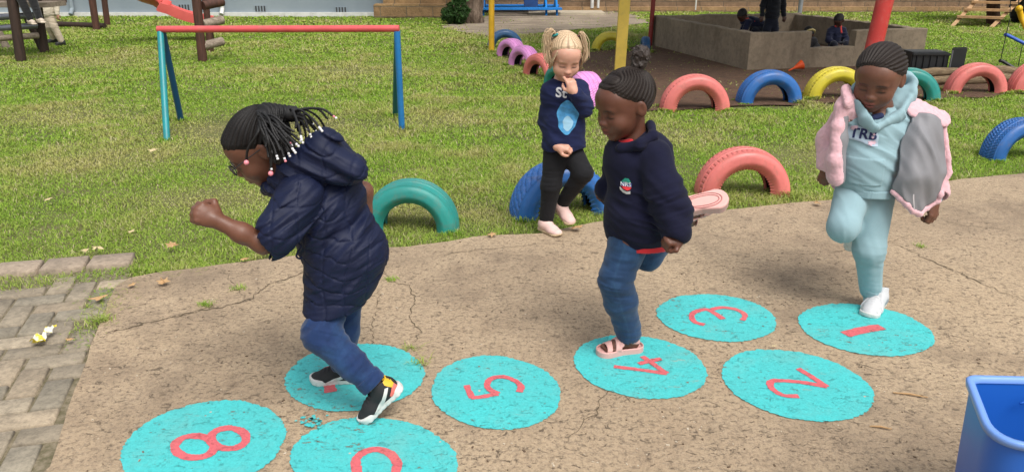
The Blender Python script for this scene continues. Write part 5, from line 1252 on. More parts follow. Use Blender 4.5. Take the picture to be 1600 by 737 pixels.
    # hem cut and hollow
    hem = plane(WP(518, 478, 2.25), (.10, 0, -1)); C.cut(hem, .006); C.sub(cap(WP(514, 466, 2.235), WP(511, 540, 2.235), .072, .078), .004)
    Cbase = list(C.o)
    quiltf = []
    e1 = nz(J['waist']-J['chest']); e2 = nz(np.cross((0, 1, 0), e1))
    def quilt(P, d):
        u = P @ ar(e1); v = P @ ar(e2); w_ = P[:, 1]*.9+.01*vn(P*14); u = u+.030*vn(P*8+3)+.010*vn(P*22); v = v+.030*vn(P*8+11)+.010*vn(P*22+9)
        q1 = (u*.86+v*.5+w_*.35)/.062; q2 = (u*.50-v*.86+w_*.25)/.074; q3 = (u*.95-v*.25)/.062
        def line(q, w0=.045): f = np.abs(q-np.round(q)); return np.exp(-(f/w0)**2)
        L_ = np.maximum(line(q1), line(q2)*.9)
        puff = np.abs(np.sin(np.pi*q1)*np.sin(np.pi*q2))**.5
        return d+.0030*L_-.0010*puff
    C.post.append(quilt); C.post.append(wr(nz(e1+np.array((.35, 0, .2))), 24, .013, 2, WP(548, 360, 2.20), .20, 4)); C.post.append(wr(e1, 70, .0018, 12, None, None, 10)); C.post.append(wr((.5, 0, -.8), 52, .009, 5, WP(440, 345, 2.08), .08, 5)); C.post.append(wr((0, 0, 1), 30, .006, 7, WP(515, 445, 2.2), .09, 12))
    pts = [WP(405, 200, 2.29), WP(640, 500, 2.29), WP(470, 300, 2.0), WP(470, 300, 2.58), WP(400, 480, 2.2)]
    coat = K.cloth('quilted_coat', C, pts, M_quilt, .05, .0040)
    # hood lying back
    Hd = S()
    for yy in (2.215, 2.365): Hd.u(cap(WP(432, 283, yy), WP(506, 226, yy+.01), .026, .030), .03); Hd.u(cap(WP(506, 226, yy+.01), WP(553, 261, yy), .030, .026), .03); Hd.u(cap(WP(450, 276, yy-.01), WP(550, 268, yy), .030, .027), .03); Hd.u(cap(WP(470, 262, yy-.01), WP(530, 258, yy), .038, .034), .03)
    Hd.u(cap(WP(508, 230, 2.22), WP(510, 230, 2.37), .036), .04); Hd.u(cap(WP(548, 262, 2.22), WP(548, 262, 2.36), .030), .03); Hd.u(cap(WP(518, 250, 2.29), WP(535, 262, 2.29), .05, .04), .05)
    Hd.u(cap(WP(420, 294, 2.26), WP(450, 290, 2.20), .016, .030), .03); Hd.u(cap(WP(420, 290, 2.31), WP(435, 285, 2.37), .016, .030), .03)
    Hd.sub(ell(WP(455, 238, 2.29), (.060, .050, .044)), .02); Hd.post.append(quilt); Hd.post.append(wr(nz((.55, 0, 1.0)), 30, .010, 1, None, None, 4)); Hd.post.append(wr(nz((.55, 0, 1.0)), 80, .0016, 1, None, None, 9))
    K.cloth('hood', Hd, [WP(400, 215, 2.29), WP(575, 300, 2.29), WP(500, 250, 2.12), WP(500, 250, 2.46)], M_quilt, .05, .0040, parent=coat)
    # belt tie & zip pull
    cord = MB().tube(bez([WP(466, 392, 2.17), WP(463, 400, 2.16), WP(468, 404, 2.16), WP(472, 402, 2.17)], 10), .0030, 6).tube(bez([WP(466, 392, 2.17), WP(470, 384, 2.17), WP(464, 378, 2.18)], 8), .0028, 6).build('draw_cord', M_quilt, coat, True)
    # jeans
    Jn = S(); Jn.u(cap(J['hL']+np.array((.005, .035, -.02)), J['kL'], .052, .053)); Jn.u(cap(J['kL'], WP(548, 566, 2.155), .054, .046), .02); Jn.u(cap(WP(548, 566, 2.155), WP(582, 597, 2.14), .046, .037), .02)
    Jn.cut(plane(WP(586, 602, 2.14), nz(J['aL']-J['kL'])), .004) if False else None
    al = nz(J['aL']-J['kL']); pl_ = plane(WP(583, 600, 2.14), al)
    J2 = S(); J2.u(lambda P: np.maximum(Jn(P), pl_(P))); J2.u(lambda P: np.maximum(cap(WP(572, 588, 2.14), WP(590, 605, 2.14), .0425, .0425)(P), np.maximum(plane(WP(584, 601, 2.14), al)(P), -plane(WP(573, 589, 2.14), al)(P))), .004)
    J2.sub(cap(WP(576, 592, 2.14), WP(600, 615, 2.14), .034), .002)
    far = S(); far.u(cap(J['hR'], J['kR'], .060, .053)); far.u(cap(J['kR'], WP(535, 566, 2.35), .054, .040), .02); J2.u(lambda P: np.maximum(far(P), plane(WP(536, 574, 2.355), (0, .1, -1))(P)), .02); J2.u(cap(J['hL'], J['hR'], .06), .03)
    J2.post += [wr(J['kL']-J['hL'], 50, .0055, 3, J['kL']+np.array((.03, 0, .01)), .07, 5), wr(al, 80, .0055, 4, WP(568, 585, 2.14), .05, 6), wr((0, 0, 1), 90, .003, 6, WP(536, 560, 2.42), .06, 10), wr(al, 35, .003, 8, None, None, 9)]
    def jc(P):
        c = np.ones((len(P), 3)); 
        q = np.abs(P @ ar(np.cross(al, (0, 1, 0)))-float(WP(545, 565, 2.1) @ np.cross(al, (0, 1, 0))))
        return c
    K.cloth('jeans', J2, [J['hL'], J['hR'], J['kL'], J['aL'], J['aR']], M_jeans, .10, .0045, jc)
    sneaker(K, J['aL'], WP(546, 672, 2.08)-WP(612, 612, 2.12), (-.4, -.1, .9), 'black', 1.02, 'near black sneaker, heel lifted')
    sneaker(K, J['aR']+np.array([.004, .01, -.002]), (-1, -.05, -.02), (0, 0, 1), 'black', 1.0, 'far black sneaker flat on the circle')
    return K
# ------------------------------------------------------------------ B: girl in the navy fleece
def girl_navy():
    hc = WP(975, 163, 2.58); hR = axes(R_(-62), R_(16), R_(0))
    K = Kid('girl in a navy school fleece and blue jeans balancing on one foot on circle 4', G(965, 555), M_skin, (hc, hR, 1.06))
    J = dict(neck=WP(992, 222, 2.60), chest=WP(1000, 262, 2.60), waist=WP(1002, 330, 2.60), pelv=WP(998, 362, 2.60), sL=WP(1033, 250, 2.50), eL=WP(1054, 318, 2.46), wL=WP(1064, 372, 2.40),
             sR=WP(975, 245, 2.72), eR=WP(958, 300, 2.74), wR=WP(958, 298, 2.70), hL=WP(985, 365, 2.55), kL=WP(962, 437, 2.53), aL=WP(982, 524, 2.585), hR=WP(1008, 362, 2.66), kR=WP(1012, 400, 2.66), aR=WP(1078, 337, 2.76))
    K.limb((hc-hR[:, 2]*.03-hR[:, 1]*.03, .038), (J['neck'], .038), (J['chest'], .07), (J['waist'], .075), (J['pelv'], .08), k=.03)
    K.limb((J['chest'], .045), (J['sL']+np.array((-.01, .02, -.02)), .028), (J['eL'], .028), (J['wL'], .020), k=.01); K.limb((J['chest'], .05), (J['sR'], .030), (J['eR'], .028), (J['wR'], .020), k=.02)
    K.limb((J['hL'], .06), (J['kL'], .040), (J['aL'], .025)); K.limb((J['hR'], .06), (J['kR'], .040), (J['aR'], .025))
    hand_sdf(K.b, J['wL'], (-1, -.25, .02), (.0, -.55, .85), -1, (1.45, 1.55, 1.0), 1.02, 1.0)
    hand_sdf(K.b, J['wR'], (-.6, -.5, .2), (0, -1, .3), -1, (.9, 1.2, .9), .95)
    so1, R1, a1 = sandal(K, J['aL'], (-.965, -.26, 0), (0, 0, 1), 1.0)
    so2, R2, a2 = sandal(K, J['aR'], (.97, .02, .20), (.10, .60, -.80), 1.12, True)
    # grooves of the raised sole
    gm = MB()
    for k, (sx, lift) in enumerate(((1.0, 0), (.72, 0))):
        pts_ = []
        for t in np.linspace(0, 2*math.pi, 60)[:-1]:
            c, s_ = math.cos(t), math.sin(t); x = .030+.072*c*(.55+.45*sx); y = (.026+.007*c)*s_*sx; pts_.append(a2+R2 @ np.array((x, y, -.0742))*1.12)
        gm.tube(pts_, .0021, 5, closed=True)
    gm.build('sole_groove', simple('groove_rose', (.42, .15, .14), .7), so2, True)
    K.head(); base = (.120, .046, .028); K.build_body(base, (.19, .05, .045), (.018, .010, .008), .0036)
    def hl(L):
        y, z = L[:, 1], L[:, 2]; front = (y-.050)*.75+(.075-z)*.65; side = np.where(y > -.022, (.018-z)+(y-.0)*.6, (-.045-z)); return np.maximum(front-.012, side*.8)
    def swirl(L, ct): return .55*np.sin(ct*3.2+.6)*np.exp(-((np.abs(L[:, 0])-.035)/.03)**2)*np.sign(L[:, 0])
    cornrow_cap(K, hl, (0, -.62, .78), 32, .0026, .0055, swirl, (.015, .010, .008), (.010, .005, .004), mat=M_hair)
    P0 = K.H(0, -.075, .092); Bn = S(); Bn.u(ell(P0+hR @ np.array((0, -.004, .010)), (.026, .024, .020))); Bn.u(ell(P0+hR @ np.array((0, -.020, .038)), (.031, .030, .032)), .010)
    def fz(P, d): return d-.0045*vn(P*95)-.003*vn(P*210)
    Bn.post.append(fz); K.cloth('hair_bun', Bn, [P0-.03, P0+.06], M_fuzz, .04, .0026)
    V, Fs = [], []   # loose curls round the bun
    m = MB()
    for i in range(70):
        d_ = nz(rng.normal(size=3)); c = P0+hR @ np.array((0, -.020, .038))+d_*.028; m.tube([c, c+d_*.006+rng.normal(size=3)*.003, c+d_*.010+rng.normal(size=3)*.004], [.0007, .0006, .0003], 3)
    m.build('loose_hair', M_fuzz, K.root)
    # fleece
    C = S(); C.u(cap(WP(985, 245, 2.60), WP(1010, 250, 2.60), .086, .092)); C.u(cap(WP(998, 255, 2.60), WP(1003, 330, 2.60), .102, .120), .05); C.u(cap(WP(1003, 330, 2.60), WP(1000, 352, 2.60), .120, .122), .04)
    C.u(cap(WP(1022, 248, 2.52), WP(1040, 300, 2.46), .060, .058), .014); C.u(cap(WP(1038, 300, 2.47), WP(1050, 330, 2.45), .060, .056), .03); C.u(cap(WP(1050, 330, 2.45), WP(1058, 360, 2.41), .056, .047), .03)
    C.u(cap(WP(968, 250, 2.70), WP(958, 300, 2.74), .055, .048), .03); C.u(cap(WP(958, 300, 2.74), WP(948, 295, 2.68), .048, .040), .02)
    pw = nz((-.35, -.5, -.75)); C.sub(cap(WP(1056, 366, 2.41), WP(1056, 366, 2.41)+pw*.08, .034, .042), .004)
    C.sub(lambda P: np.maximum(cap(WP(1056, 366, 2.41), WP(1050, 392, 2.36), .07)(P), -plane(WP(1056, 378, 2.40), pw)(P)), .004)
    hem = plane(WP(998, 378, 2.60), (.02, -.1, -1)); C.cut(hem, .008); C.sub(cap(WP(1000, 365, 2.6), WP(1000, 420, 2.6), .098), .004)
    C.sub(ell(WP(984, 214, 2.585), (.048, .048, .040)), .01)
    C.post += [wr((.2, 0, 1), 24, .012, 3, WP(1000, 350, 2.48), .10, 4), wr(J['eL']-J['sL'], 40, .012, 5, J['eL'], .08, 4), wr((.6, 0, .8), 20, .005, 9, None, None, 5)]
    fl = K.cloth('fleece_jumper', C, [WP(935, 215, 2.6), WP(1080, 395, 2.6), WP(1000, 300, 2.36), WP(1000, 300, 2.8)], M_navy, .05, .0045)
    # stand collar
    Co = S(); cc = [WP(1017, 196, 2.60), WP(1021, 212, 2.53), WP(1000, 226, 2.50), WP(972, 232, 2.53), WP(962, 238, 2.56)]; cd = [WP(1017, 196, 2.62), WP(1006, 205, 2.68), WP(975, 222, 2.67), WP(962, 238, 2.60)]
    for q in (cc, cd):
        for a, b in zip(q[:-1], q[1:]): Co.u(flatcap(a, b, .017, .016, nz(np.array(a)-A3(WP(990, 215, 2.6))), .8), .012)
    Co.post.append(wr((0, 0, 1), 60, .0015, 2)); K.cloth('collar', Co, cc+cd, M_navy, .03, .004, parent=fl)
    In = S(); In.u(cap(WP(958, 238, 2.575), WP(966, 225, 2.575), .011, .012)); In.u(cap(WP(966, 225, 2.575), WP(985, 222, 2.56), .012), .01); K.cloth('polo_collar', In, [WP(950, 215, 2.57), WP(990, 245, 2.58)], M_redc, .03, .004)
    # red lining strip at the hem
    Lr = S(); Lr.u(lambda P: np.maximum(np.maximum(cap(WP(1003, 330, 2.60), WP(1000, 400, 2.60), .1145)(P), plane(WP(1000, 383, 2.60), (0, -.1, -1))(P)), np.maximum(-plane(WP(1000, 368, 2.60), (0, -.1, -1))(P), -(P[:, 0]-float(WP(994, 380, 2.5)[0])))))
    K.cloth('shirt_hem', Lr, [WP(960, 370, 2.5), WP(1060, 385, 2.7), WP(1000, 380, 2.45)], M_redc, .04, .0045)
    # jeans
    Jn = S(); Jn.u(cap(WP(984, 372, 2.565), J['kL'], .074, .054)); Jn.u(cap(J['kL'], WP(970, 470, 2.545), .054, .054), .03); Jn.u(cap(WP(970, 470, 2.545), WP(982, 518, 2.58), .054, .046), .03)
    Jn.u(cap(WP(1004, 372, 2.65), J['kR'], .072, .050), .03); Jn.u(cap(J['kR'], WP(1058, 350, 2.76), .050, .040), .02)
    Jn.cut(plane(WP(983, 532, 2.58), (.1, 0, -1)), .004); Jn.sub(lambda P: np.maximum(cap(J['aR'], J['aR']+nz(J['aR']-J['kR'])*.1, .07)(P), -plane(WP(1062, 346, 2.77), J['aR']-J['kR'])(P)), .003)
    Jn.sub(cap(WP(982, 522, 2.58), WP(984, 560, 2.58), .035), .003)
    Jn.post += [wr((.1, 0, 1), 62, .0042, 3, J['kL']+np.array([0, 0, -.02]), .09, 8), wr((.1, 0, 1), 95, .0040, 4, WP(982, 512, 2.58), .05, 9), wr((0, 0, 1), 30, .0028, 6)]
    seam_a, seam_b = WP(975, 385, 2.5), WP(958, 438, 2.48); seam_c = WP(983, 520, 2.53)
    def jc(P):
        c = np.ones((len(P), 3)); zz = P[:, 2]; xs_ = np.interp(zz, [seam_c[2], seam_b[2], seam_a[2]], [seam_c[0], seam_b[0], seam_a[0]]); m_ = np.exp(-((P[:, 0]-xs_)/.004)**2)*(P[:, 1] < 2.56); c += m_[:, None]*np.array([.5, .35, .2]); return c
    K.cloth('jeans', Jn, [WP(984, 372, 2.5), WP(1060, 345, 2.8), WP(960, 440, 2.5), WP(984, 535, 2.6), WP(1010, 400, 2.6)], M_jeans2, .09, .0045, jc)
    # school crest on the chest
    n_ = nz((-.42, -.9, .12)); xd = nz(np.cross((0, 0, 1), n_))*1; o_ = WP(980, 288, 2.52); up_ = np.array((0, 0, 1.))
    mk = lambda c: simple('crest_'+str(int(c[0]*99))+str(int(c[1]*99)), c, .8, .05)
    sc_ = .0215
    def pp(pts, c, nm, lift): P2, Fs = blobpoly([(x*sc_, y*sc_) for x, y in pts], 3); lay(P2, Fs, C, o_, xd, up_, n_, mk(c), nm, fl, lift)
    pp([(-.55, .75), (-.1, 1.15), (.45, 1.1), (.75, .7), (.85, .35), (-.8, .45)], (.02, .30, .22), 'crest_top', .0018)
    pp([(-.9, .45), (1.0, .38), (.95, -.25), (-.85, -.20)], (.03, .06, .28), 'crest_band', .0018)
    pp([(-.8, -.18), (.95, -.22), (.8, -.62), (.35, -.85), (-.4, -.62)], (.62, .03, .04), 'crest_base', .0018)
    pp([(-1.0, -.35), (-.75, -.5), (-.3, -.85), (.3, -1.02), (.85, -.85), (.85, -1.35), (.2, -1.45), (-.5, -1.25), (-.95, -.85)], (.55, .55, .56), 'crest_scroll', .0026)
    proj_text('NRS', C, 0, .0205, o_+up_*.0025, xd, up_, n_, simple('crest_letters', (.70, .72, .76), .7), 'crest_letters', fl, .0034, bold=.02)
    return K
# ------------------------------------------------------------------ C: girl in light blue with the pink jacket
def girl_blue():
    hc = WP(1373, 121, 2.96); hR = axes(R_(-36), R_(20), R_(-4))
    K = Kid('girl in a light blue tracksuit and open pink fleece jacket hopping on circle 1', G(1355, 490), M_skin, (hc, hR, 1.12))
    J = dict(neck=WP(1377, 168, 3.0), chest=WP(1368, 200, 3.0), waist=WP(1352, 260, 3.0), pelv=WP(1349, 300, 3.0), sR=WP(1326, 185, 2.98), eR=WP(1300, 232, 3.02), wR=WP(1292, 262, 2.97),
             sL=WP(1415, 192, 3.02), eL=WP(1443, 255, 3.06), wL=WP(1459, 316, 2.98), hL=WP(1366, 312, 3.0), kL=WP(1358, 392, 2.93), aL=WP(1360, 462, 2.99), hR=WP(1330, 312, 2.98), kR=WP(1318, 352, 2.87), aR=WP(1330, 350, 3.12))
    K.limb((hc-hR[:, 2]*.03-hR[:, 1]*.03, .036), (J['neck'], .036), (J['chest'], .07), (J['waist'], .075), (J['pelv'], .075), k=.03)
    K.limb((J['chest'], .05), (J['sL'], .035), (J['eL'], .029), (J['wL'], .020), k=.02); K.limb((J['chest'], .05), (J['sR'], .035), (J['eR'], .029), (J['wR'], .020), k=.02)
    K.limb((J['hL'], .06), (J['kL'], .040), (J['aL'], .026)); K.limb((J['hR'], .06), (J['kR'], .040), (J['aR'], .026))
    hand_sdf(K.b, J['wL'], (.02, -.25, -1), (.45, -.9, .1), 1, (.55, 1.25, .9), 1.1, .7)
    hand_sdf(K.b, J['wR'], (-.3, -.2, -1), (-.6, -.8, 0), -1, (.5, .9, .6), .85)
    K.head(round_=1.04); base = (.150, .064, .040); K.build_body(base, (.24, .07, .06), (.022, .012, .010), .0036)
    def hl(L):
        y, z = L[:, 1], L[:, 2]; front = (y-.050)*.75+(.072-z)*.65; side = np.where(y > -.022, (.016-z)+(y-.0)*.6, (-.05-z)); return np.maximum(front-.012, side*.8)
    cornrow_cap(K, hl, (-.25, -.93, -.15), 34, .0026, .0055, None, (.016, .011, .009), (.012, .006, .004), mat=M_hair)
    # hoodie
    C = S(); C.u(flatcap(WP(1345, 198, 3.0), WP(1392, 198, 3.01), .075, .078, (0, 1, 0), .95)); C.u(cap(WP(1367, 205, 3.0), WP(1354, 250, 3.0), .098, .108), .05); C.u(cap(WP(1354, 250, 2.99), WP(1352, 276, 2.99), .110, .112), .04)
    C.u(cap(WP(1330, 188, 2.99), WP(1302, 232, 3.02), .050, .045), .03); C.u(cap(WP(1404, 190, 3.02), WP(1436, 240, 3.07), .052, .044), .03); C.u(cap(WP(1436, 240, 3.07), WP(1456, 300, 3.0), .044, .032), .02)
    C.cut(plane(WP(1352, 301, 2.98), (-.03, -.1, -1)), .008); C.sub(cap(WP(1352, 290, 2.98), WP(1352, 340, 2.98), .088), .004); C.sub(ell(WP(1369, 168, 2.95), (.045, .060, .050)), .012)
    pk = lambda P, d: d-.004*(np.maximum(0, 1-np.abs(P[:, 1]-2.88)/.12))*((P[:, 2] < WP(1350, 247, 2.9)[2]) & (P[:, 2] > WP(1350, 288, 2.9)[2]) & (np.abs(P[:, 0]-WP(1347, 260, 2.9)[0]) < .075))
    C.post += [pk, wr((.5, 0, 1), 24, .0048, 3, None, None, 5), wr((.5, 0, 1), 45, .004, 8, WP(1400, 215, 2.95), .09, 7)]
    hd = K.cloth('hoodie', C, [WP(1290, 170, 3.0), WP(1470, 310, 3.0), WP(1350, 200, 2.84), WP(1350, 200, 3.15)], M_aquafl, .04, .0047)
    rb = S(); rb.u(lambda P: np.maximum(np.maximum(cap(WP(1354, 250, 2.99), WP(1352, 310, 2.99), .113)(P), plane(WP(1352, 304, 2.98), (-.03, -.1, -1))(P)), np.maximum(-plane(WP(1352, 292, 2.98), (-.03, -.1, -1))(P), -cap(WP(1354, 250, 2.99), WP(1352, 330, 2.99), .104)(P)))); rb.post.append(lambda P, d: d-.0012*np.cos(np.arctan2(P[:, 1]-3.0, P[:, 0]-float(J['waist'][0]))*90))
    K.cloth('waistband', rb, [WP(1300, 285, 3.0), WP(1400, 310, 3.0), WP(1350, 300, 2.85), WP(1350, 300, 3.12)], M_aquafl, .04, .0045, parent=hd)
    # hood round the neck
    Hd = S(); fr_ = [WP(1337, 138, 3.0), WP(1340, 162, 2.94), WP(1352, 188, 2.905), WP(1365, 201, 2.89)]; fl_ = [WP(1426, 128, 3.06), WP(1424, 150, 3.02), WP(1403, 182, 2.935), WP(1367, 201, 2.89)]; bk = [WP(1337, 138, 3.0), WP(1352, 130, 3.10), WP(1385, 128, 3.14), WP(1415, 128, 3.11), WP(1426, 128, 3.06)]
    for q, r_ in ((fr_, (.013, .015, .016, .010)), (fl_, (.013, .018, .019, .010)), (bk, (.018, .026, .032, .028, .013))):
        for i in range(len(q)-1): nn_ = nz((q[i]+q[i+1])/2-WP(1378, 150, 3.02)); Hd.u(flatcap(q[i], q[i+1], r_[i]*1.4, r_[i+1]*1.4, nn_, .5), .012)
    Hd.u(cap(WP(1372, 165, 3.1), WP(1400, 165, 3.1), .055), .04); Hd.u(cap(WP(1407, 150, 3.05), WP(1400, 175, 3.0), .036), .03); Hd.u(cap(WP(1345, 165, 3.02), WP(1350, 182, 2.98), .03), .03); Hd.sub(frame(lambda P: head_sdf()(P)-.004, hR, hc, 1.12), .006)
    Hd.post.append(wr((.8, 0, .5), 26, .0018, 3, None, None, 6)); K.cloth('hood', Hd, [WP(1330, 115, 3.0), WP(1435, 200, 3.0), WP(1380, 160, 2.84), WP(1380, 160, 3.2)], M_aquafl, .04, .0042, parent=hd)
    Ts = S(); Ts.u(cap(WP(1364, 184, 2.935), WP(1376, 181, 2.94), .012)); K.cloth('undershirt', Ts, [WP(1350, 160, 2.9), WP(1395, 180, 2.95)], simple('navy_cotton', (.02, .03, .09), .9), .04, .0045)
    n_ = nz((-.18, -.95, .2)); xd = nz((1, -.05, -.12)); up_ = nz((.10, .2, 1.)); o_ = WP(1352, 210, 2.89)
    M_let = simple('navy_letters', (.02, .025, .10), .8, .1); M_pk = simple('pink_print', (.62, .42, .50), .8, .05)
    P2, Fs = blobpoly([(-.058, .022), (-.045, .03), (.04, .022), (.055, .0), (.058, -.038), (.03, -.043), (.0, -.030), (-.058, -.02)], 4); lay(P2, Fs, C, o_, xd, up_, n_, simple('print_ground', (.40, .50, .60), .85, .05), 'chest_print', hd, .0016)
    proj_text('TRB', C, 0, .052, o_, xd, up_, n_, M_let, 'chest_letters', hd, .0030, bold=.03)
    m_ = []
    for (x, y, r_) in ((-.040, .020, .008), (-.030, .024, .006), (.030, -.030, .009), (.042, -.026, .007), (.036, .004, .0045), (.034, -.008, .004)):
        P2, Fs = blobpoly([(x+r_*math.cos(t)*(1+.25*math.cos(5*t)), y+r_*math.sin(t)*(1+.25*math.cos(5*t))) for t in np.linspace(0, 6.28, 20)[:-1]], 1); lay(P2, Fs, C, o_, xd, up_, n_, M_pk, 'flower_print', hd, .0040)
    # trousers
    Tn = S(); Tn.u(cap(WP(1366, 310, 2.99), WP(1358, 388, 2.93), .074, .057)); Tn.u(cap(WP(1358, 388, 2.93), WP(1361, 452, 2.98), .055, .042), .03); Tn.u(cap(WP(1332, 306, 2.97), WP(1317, 354, 2.87), .070, .056), .035); Tn.u(cap(WP(1317, 354, 2.87), WP(1331, 350, 3.09), .060, .044), .02)
    Tn.cut(plane(WP(1361, 468, 2.98), (0, 0, -1)), .004); Tn.sub(cap(WP(1361, 460, 2.98), WP(1361, 500, 2.98), .030), .003)
    Tn.post += [wr((.1, 0, 1), 36, .0034, 3, WP(1358, 400, 2.93), .07, 4), wr((.2, 0, 1), 60, .0040, 4, WP(1361, 448, 2.95), .04, 6), wr((1, 0, .3), 22, .0030, 6, None, None, 4)]
    tr_ = K.cloth('sweatpants', Tn, [WP(1366, 300, 3.0), WP(1361, 470, 3.0), WP(1300, 350, 2.85), WP(1330, 350, 3.12)], M_aquafl, .07, .0047)
    proj_text('TRB', Tn, 0, .017, WP(1382, 305, 2.92), nz((1, 0, .05)), (0, 0, 1), (.1, -1, 0), M_let, 'hip_letters', tr_, .0022, .06)
    # socks+shoes
    So = S(); So.u(cap(WP(1361, 455, 2.985), WP(1361, 472, 2.985), .031)); K.cloth('sock', So, [WP(1355, 450, 2.95), WP(1365, 475, 3.0)], simple('grey_sock', (.42, .44, .46), .9), .04, .0045)
    ank = WP(1366, 470, 2.985); sneaker(K, ank+np.array([.004, -.015, .068-ank[2]+SZ]), (-.62, -.78, -.02), (0, 0, 1), 'white', 1.13, 'white shoe standing on the circle')
    sneaker(K, J['aR']+np.array([.01, .03, .0]), (.15, .2, -1), (.1, 1, .2), 'white', 1.0, 'white shoe of the raised foot')
    # pink jacket: sleeve on her right
    Jk = S(); Jk.u(cap(WP(1330, 178, 3.0), WP(1302, 220, 3.03), .062, .060)); Jk.u(cap(WP(1302, 220, 3.03), WP(1294, 256, 2.98), .060, .044), .03)
    Jk.u(cap(WP(1325, 158, 2.97), WP(1318, 170, 2.96), .030, .034), .03)
    # front edge hanging on her right
    for q in ((WP(1319, 160, 2.96), WP(1308, 200, 2.93), .020, .020), (WP(1308, 200, 2.93), WP(1304, 250, 2.90), .020, .022), (WP(1304, 250, 2.90), WP(1308, 282, 2.90), .022, .018)): Jk.u(cap(*q), .02)
    Jk.u(cap(WP(1300, 240, 2.95), WP(1303, 275, 2.92), .030, .026), .03)
    # back panel behind the body
    Jk.u(flatcap(WP(1340, 200, 3.14), WP(1330, 270, 3.14), .08, .09, (0, 1, 0), .35), .03); Jk.u(flatcap(WP(1400, 200, 3.16), WP(1410, 280, 3.16), .09, .09, (0, 1, 0), .30), .04)
    # left sleeve, seen behind the lining
    Jk.u(cap(WP(1425, 195, 3.08), WP(1452, 245, 3.09), .058, .054), .03); Jk.u(cap(WP(1452, 245, 3.09), WP(1466, 300, 3.02), .054, .042), .03)
    Jk.sub(cap(WP(1466, 305, 3.0), WP(1466, 330, 2.97), .034), .004); Jk.sub(lambda P: np.maximum(cap(WP(1294, 262, 2.97), WP(1290, 290, 2.96), .05)(P), -plane(WP(1292, 264, 2.97), (0, 0, -1))(P)), .003)
    fz = lambda P, d: d-.0012*vn(P*85)-.0012*vn(P*170)
    Jk.post += [wr((.5, 0, 1), 15, .0030, 5, None, None, 4), fz]
    jk = K.cloth('fleece_jacket', Jk, [WP(1280, 150, 3.0), WP(1480, 320, 3.0), WP(1350, 200, 2.86), WP(1350, 200, 3.22)], M_pinkfur, .04, .0045)
    # open front panel on her left, turned out to show the grey lining
    def patchsurf(rows, nu=36, nv=36):
        A = [bez(r, nu) for r in rows]; A = [[r[int(round(i*(len(r)-1)/nu))] for i in range(nu+1)] for r in A]; cols = [bez([A[j][i] for j in range(len(A))], nv) for i in range(nu+1)]
        L_ = len(cols[0]); return np.array([[list(cols[i][j]) for j in range(L_)] for i in range(nu+1)])
    rows = [[WP(1424, 180, 2.96), WP(1440, 176, 2.94), WP(1457, 178, 2.94), WP(1470, 190, 2.99)], [WP(1408, 222, 2.91), WP(1432, 224, 2.87), WP(1455, 222, 2.88), WP(1474, 232, 2.96)],
            [WP(1403, 258, 2.88), WP(1425, 262, 2.845), WP(1454, 262, 2.86), WP(1479, 268, 2.94)], [WP(1392, 288, 2.88), WP(1416, 304, 2.85), WP(1436, 318, 2.85), WP(1468, 296, 2.91)], [WP(1394, 298, 2.88), WP(1414, 318, 2.86), WP(1436, 334, 2.86), WP(1462, 312, 2.91)]]
    Gd = patchsurf(rows); nu_, nv_ = Gd.shape[:2]
    flat_ = Gd.reshape(-1, 3); fold = (1-np.abs(vn(np.stack([flat_[:, 0]*17+flat_[:, 2]*9, flat_[:, 2]*4, flat_[:, 0]*0+4], 1)))*1.7)*.020+.004*vn(np.stack([flat_[:, 0]*60+flat_[:, 2]*30, flat_[:, 2]*14, flat_[:, 0]*0+9], 1)); Gd = Gd.copy(); Gd[:, :, 1] -= fold.reshape(nu_, nv_)
    def sheet_mesh(Gd, off, i0, i1, j0, j1):
        V = []; Fs = []; n1, n2 = i1-i0, j1-j0
        for s_ in (0, 1):
            for i in range(i0, i1):
                for j in range(j0, j1): p = Gd[i, j]; V.append((p[0], p[1]+off[s_], p[2]))
        k = n1*n2
        for i in range(n1-1):
            for j in range(n2-1): a = i*n2+j; Fs += [(a, a+1, a+n2+1, a+n2), (k+a+n2, k+a+n2+1, k+a+1, k+a)]
        per = [(i, 0) for i in range(n1)]+[(n1-1, j) for j in range(1, n2)]+[(i, n2-1) for i in range(n1-2, -1, -1)]+[(0, j) for j in range(n2-2, 0, -1)]
        for (a, b), (c, d) in zip(per, per[1:]+per[:1]): x, y = a*n2+b, c*n2+d; Fs.append((x, k+x, k+y, y))
        return V, Fs
    MB().add(*sheet_mesh(Gd, (-.006, 0), 0, nu_-2, 0, nv_-3)).build('lining', M_lining, jk, True)
    MB().add(*sheet_mesh(Gd, (.001, .014), 2, nu_, 0, nv_)).build('front_panel', M_pinkfur, jk, True)
    Ls = S(); Ls.u(flatcap(WP(1322, 168, 2.94), WP(1316, 220, 2.915), .016, .020, (.4, -1, 0), .5)); Ls.u(flatcap(WP(1316, 220, 2.915), WP(1316, 282, 2.90), .020, .014, (.4, -1, 0), .5), .02); K.cloth('lining', Ls, [WP(1310, 160, 2.95), WP(1325, 290, 2.88)], M_lining, .04, .0042, parent=jk)
    Ed = S(); edge = [Gd[nu_-1, j] for j in range(0, nv_, 6)]+[Gd[nu_-1, nv_-1]]; low = [Gd[i, nv_-1] for i in range(nu_-1, -1, -6)]
    for q in (edge, low):
        for a, b in zip(q[:-1], q[1:]): Ed.u(cap(a, b, .012), .008)
    Ed.post.append(fz); K.cloth('fleece_edge', Ed, edge+low, M_pinkfur, .03, .0042, parent=jk)
    zp = MB().tube(bez([WP(1429, 288, 2.835), WP(1427, 305, 2.835), WP(1428, 330, 2.84)], 12), .0035, 6).build('zip', simple('pale_zip', (.62, .58, .60), .5), jk, True)
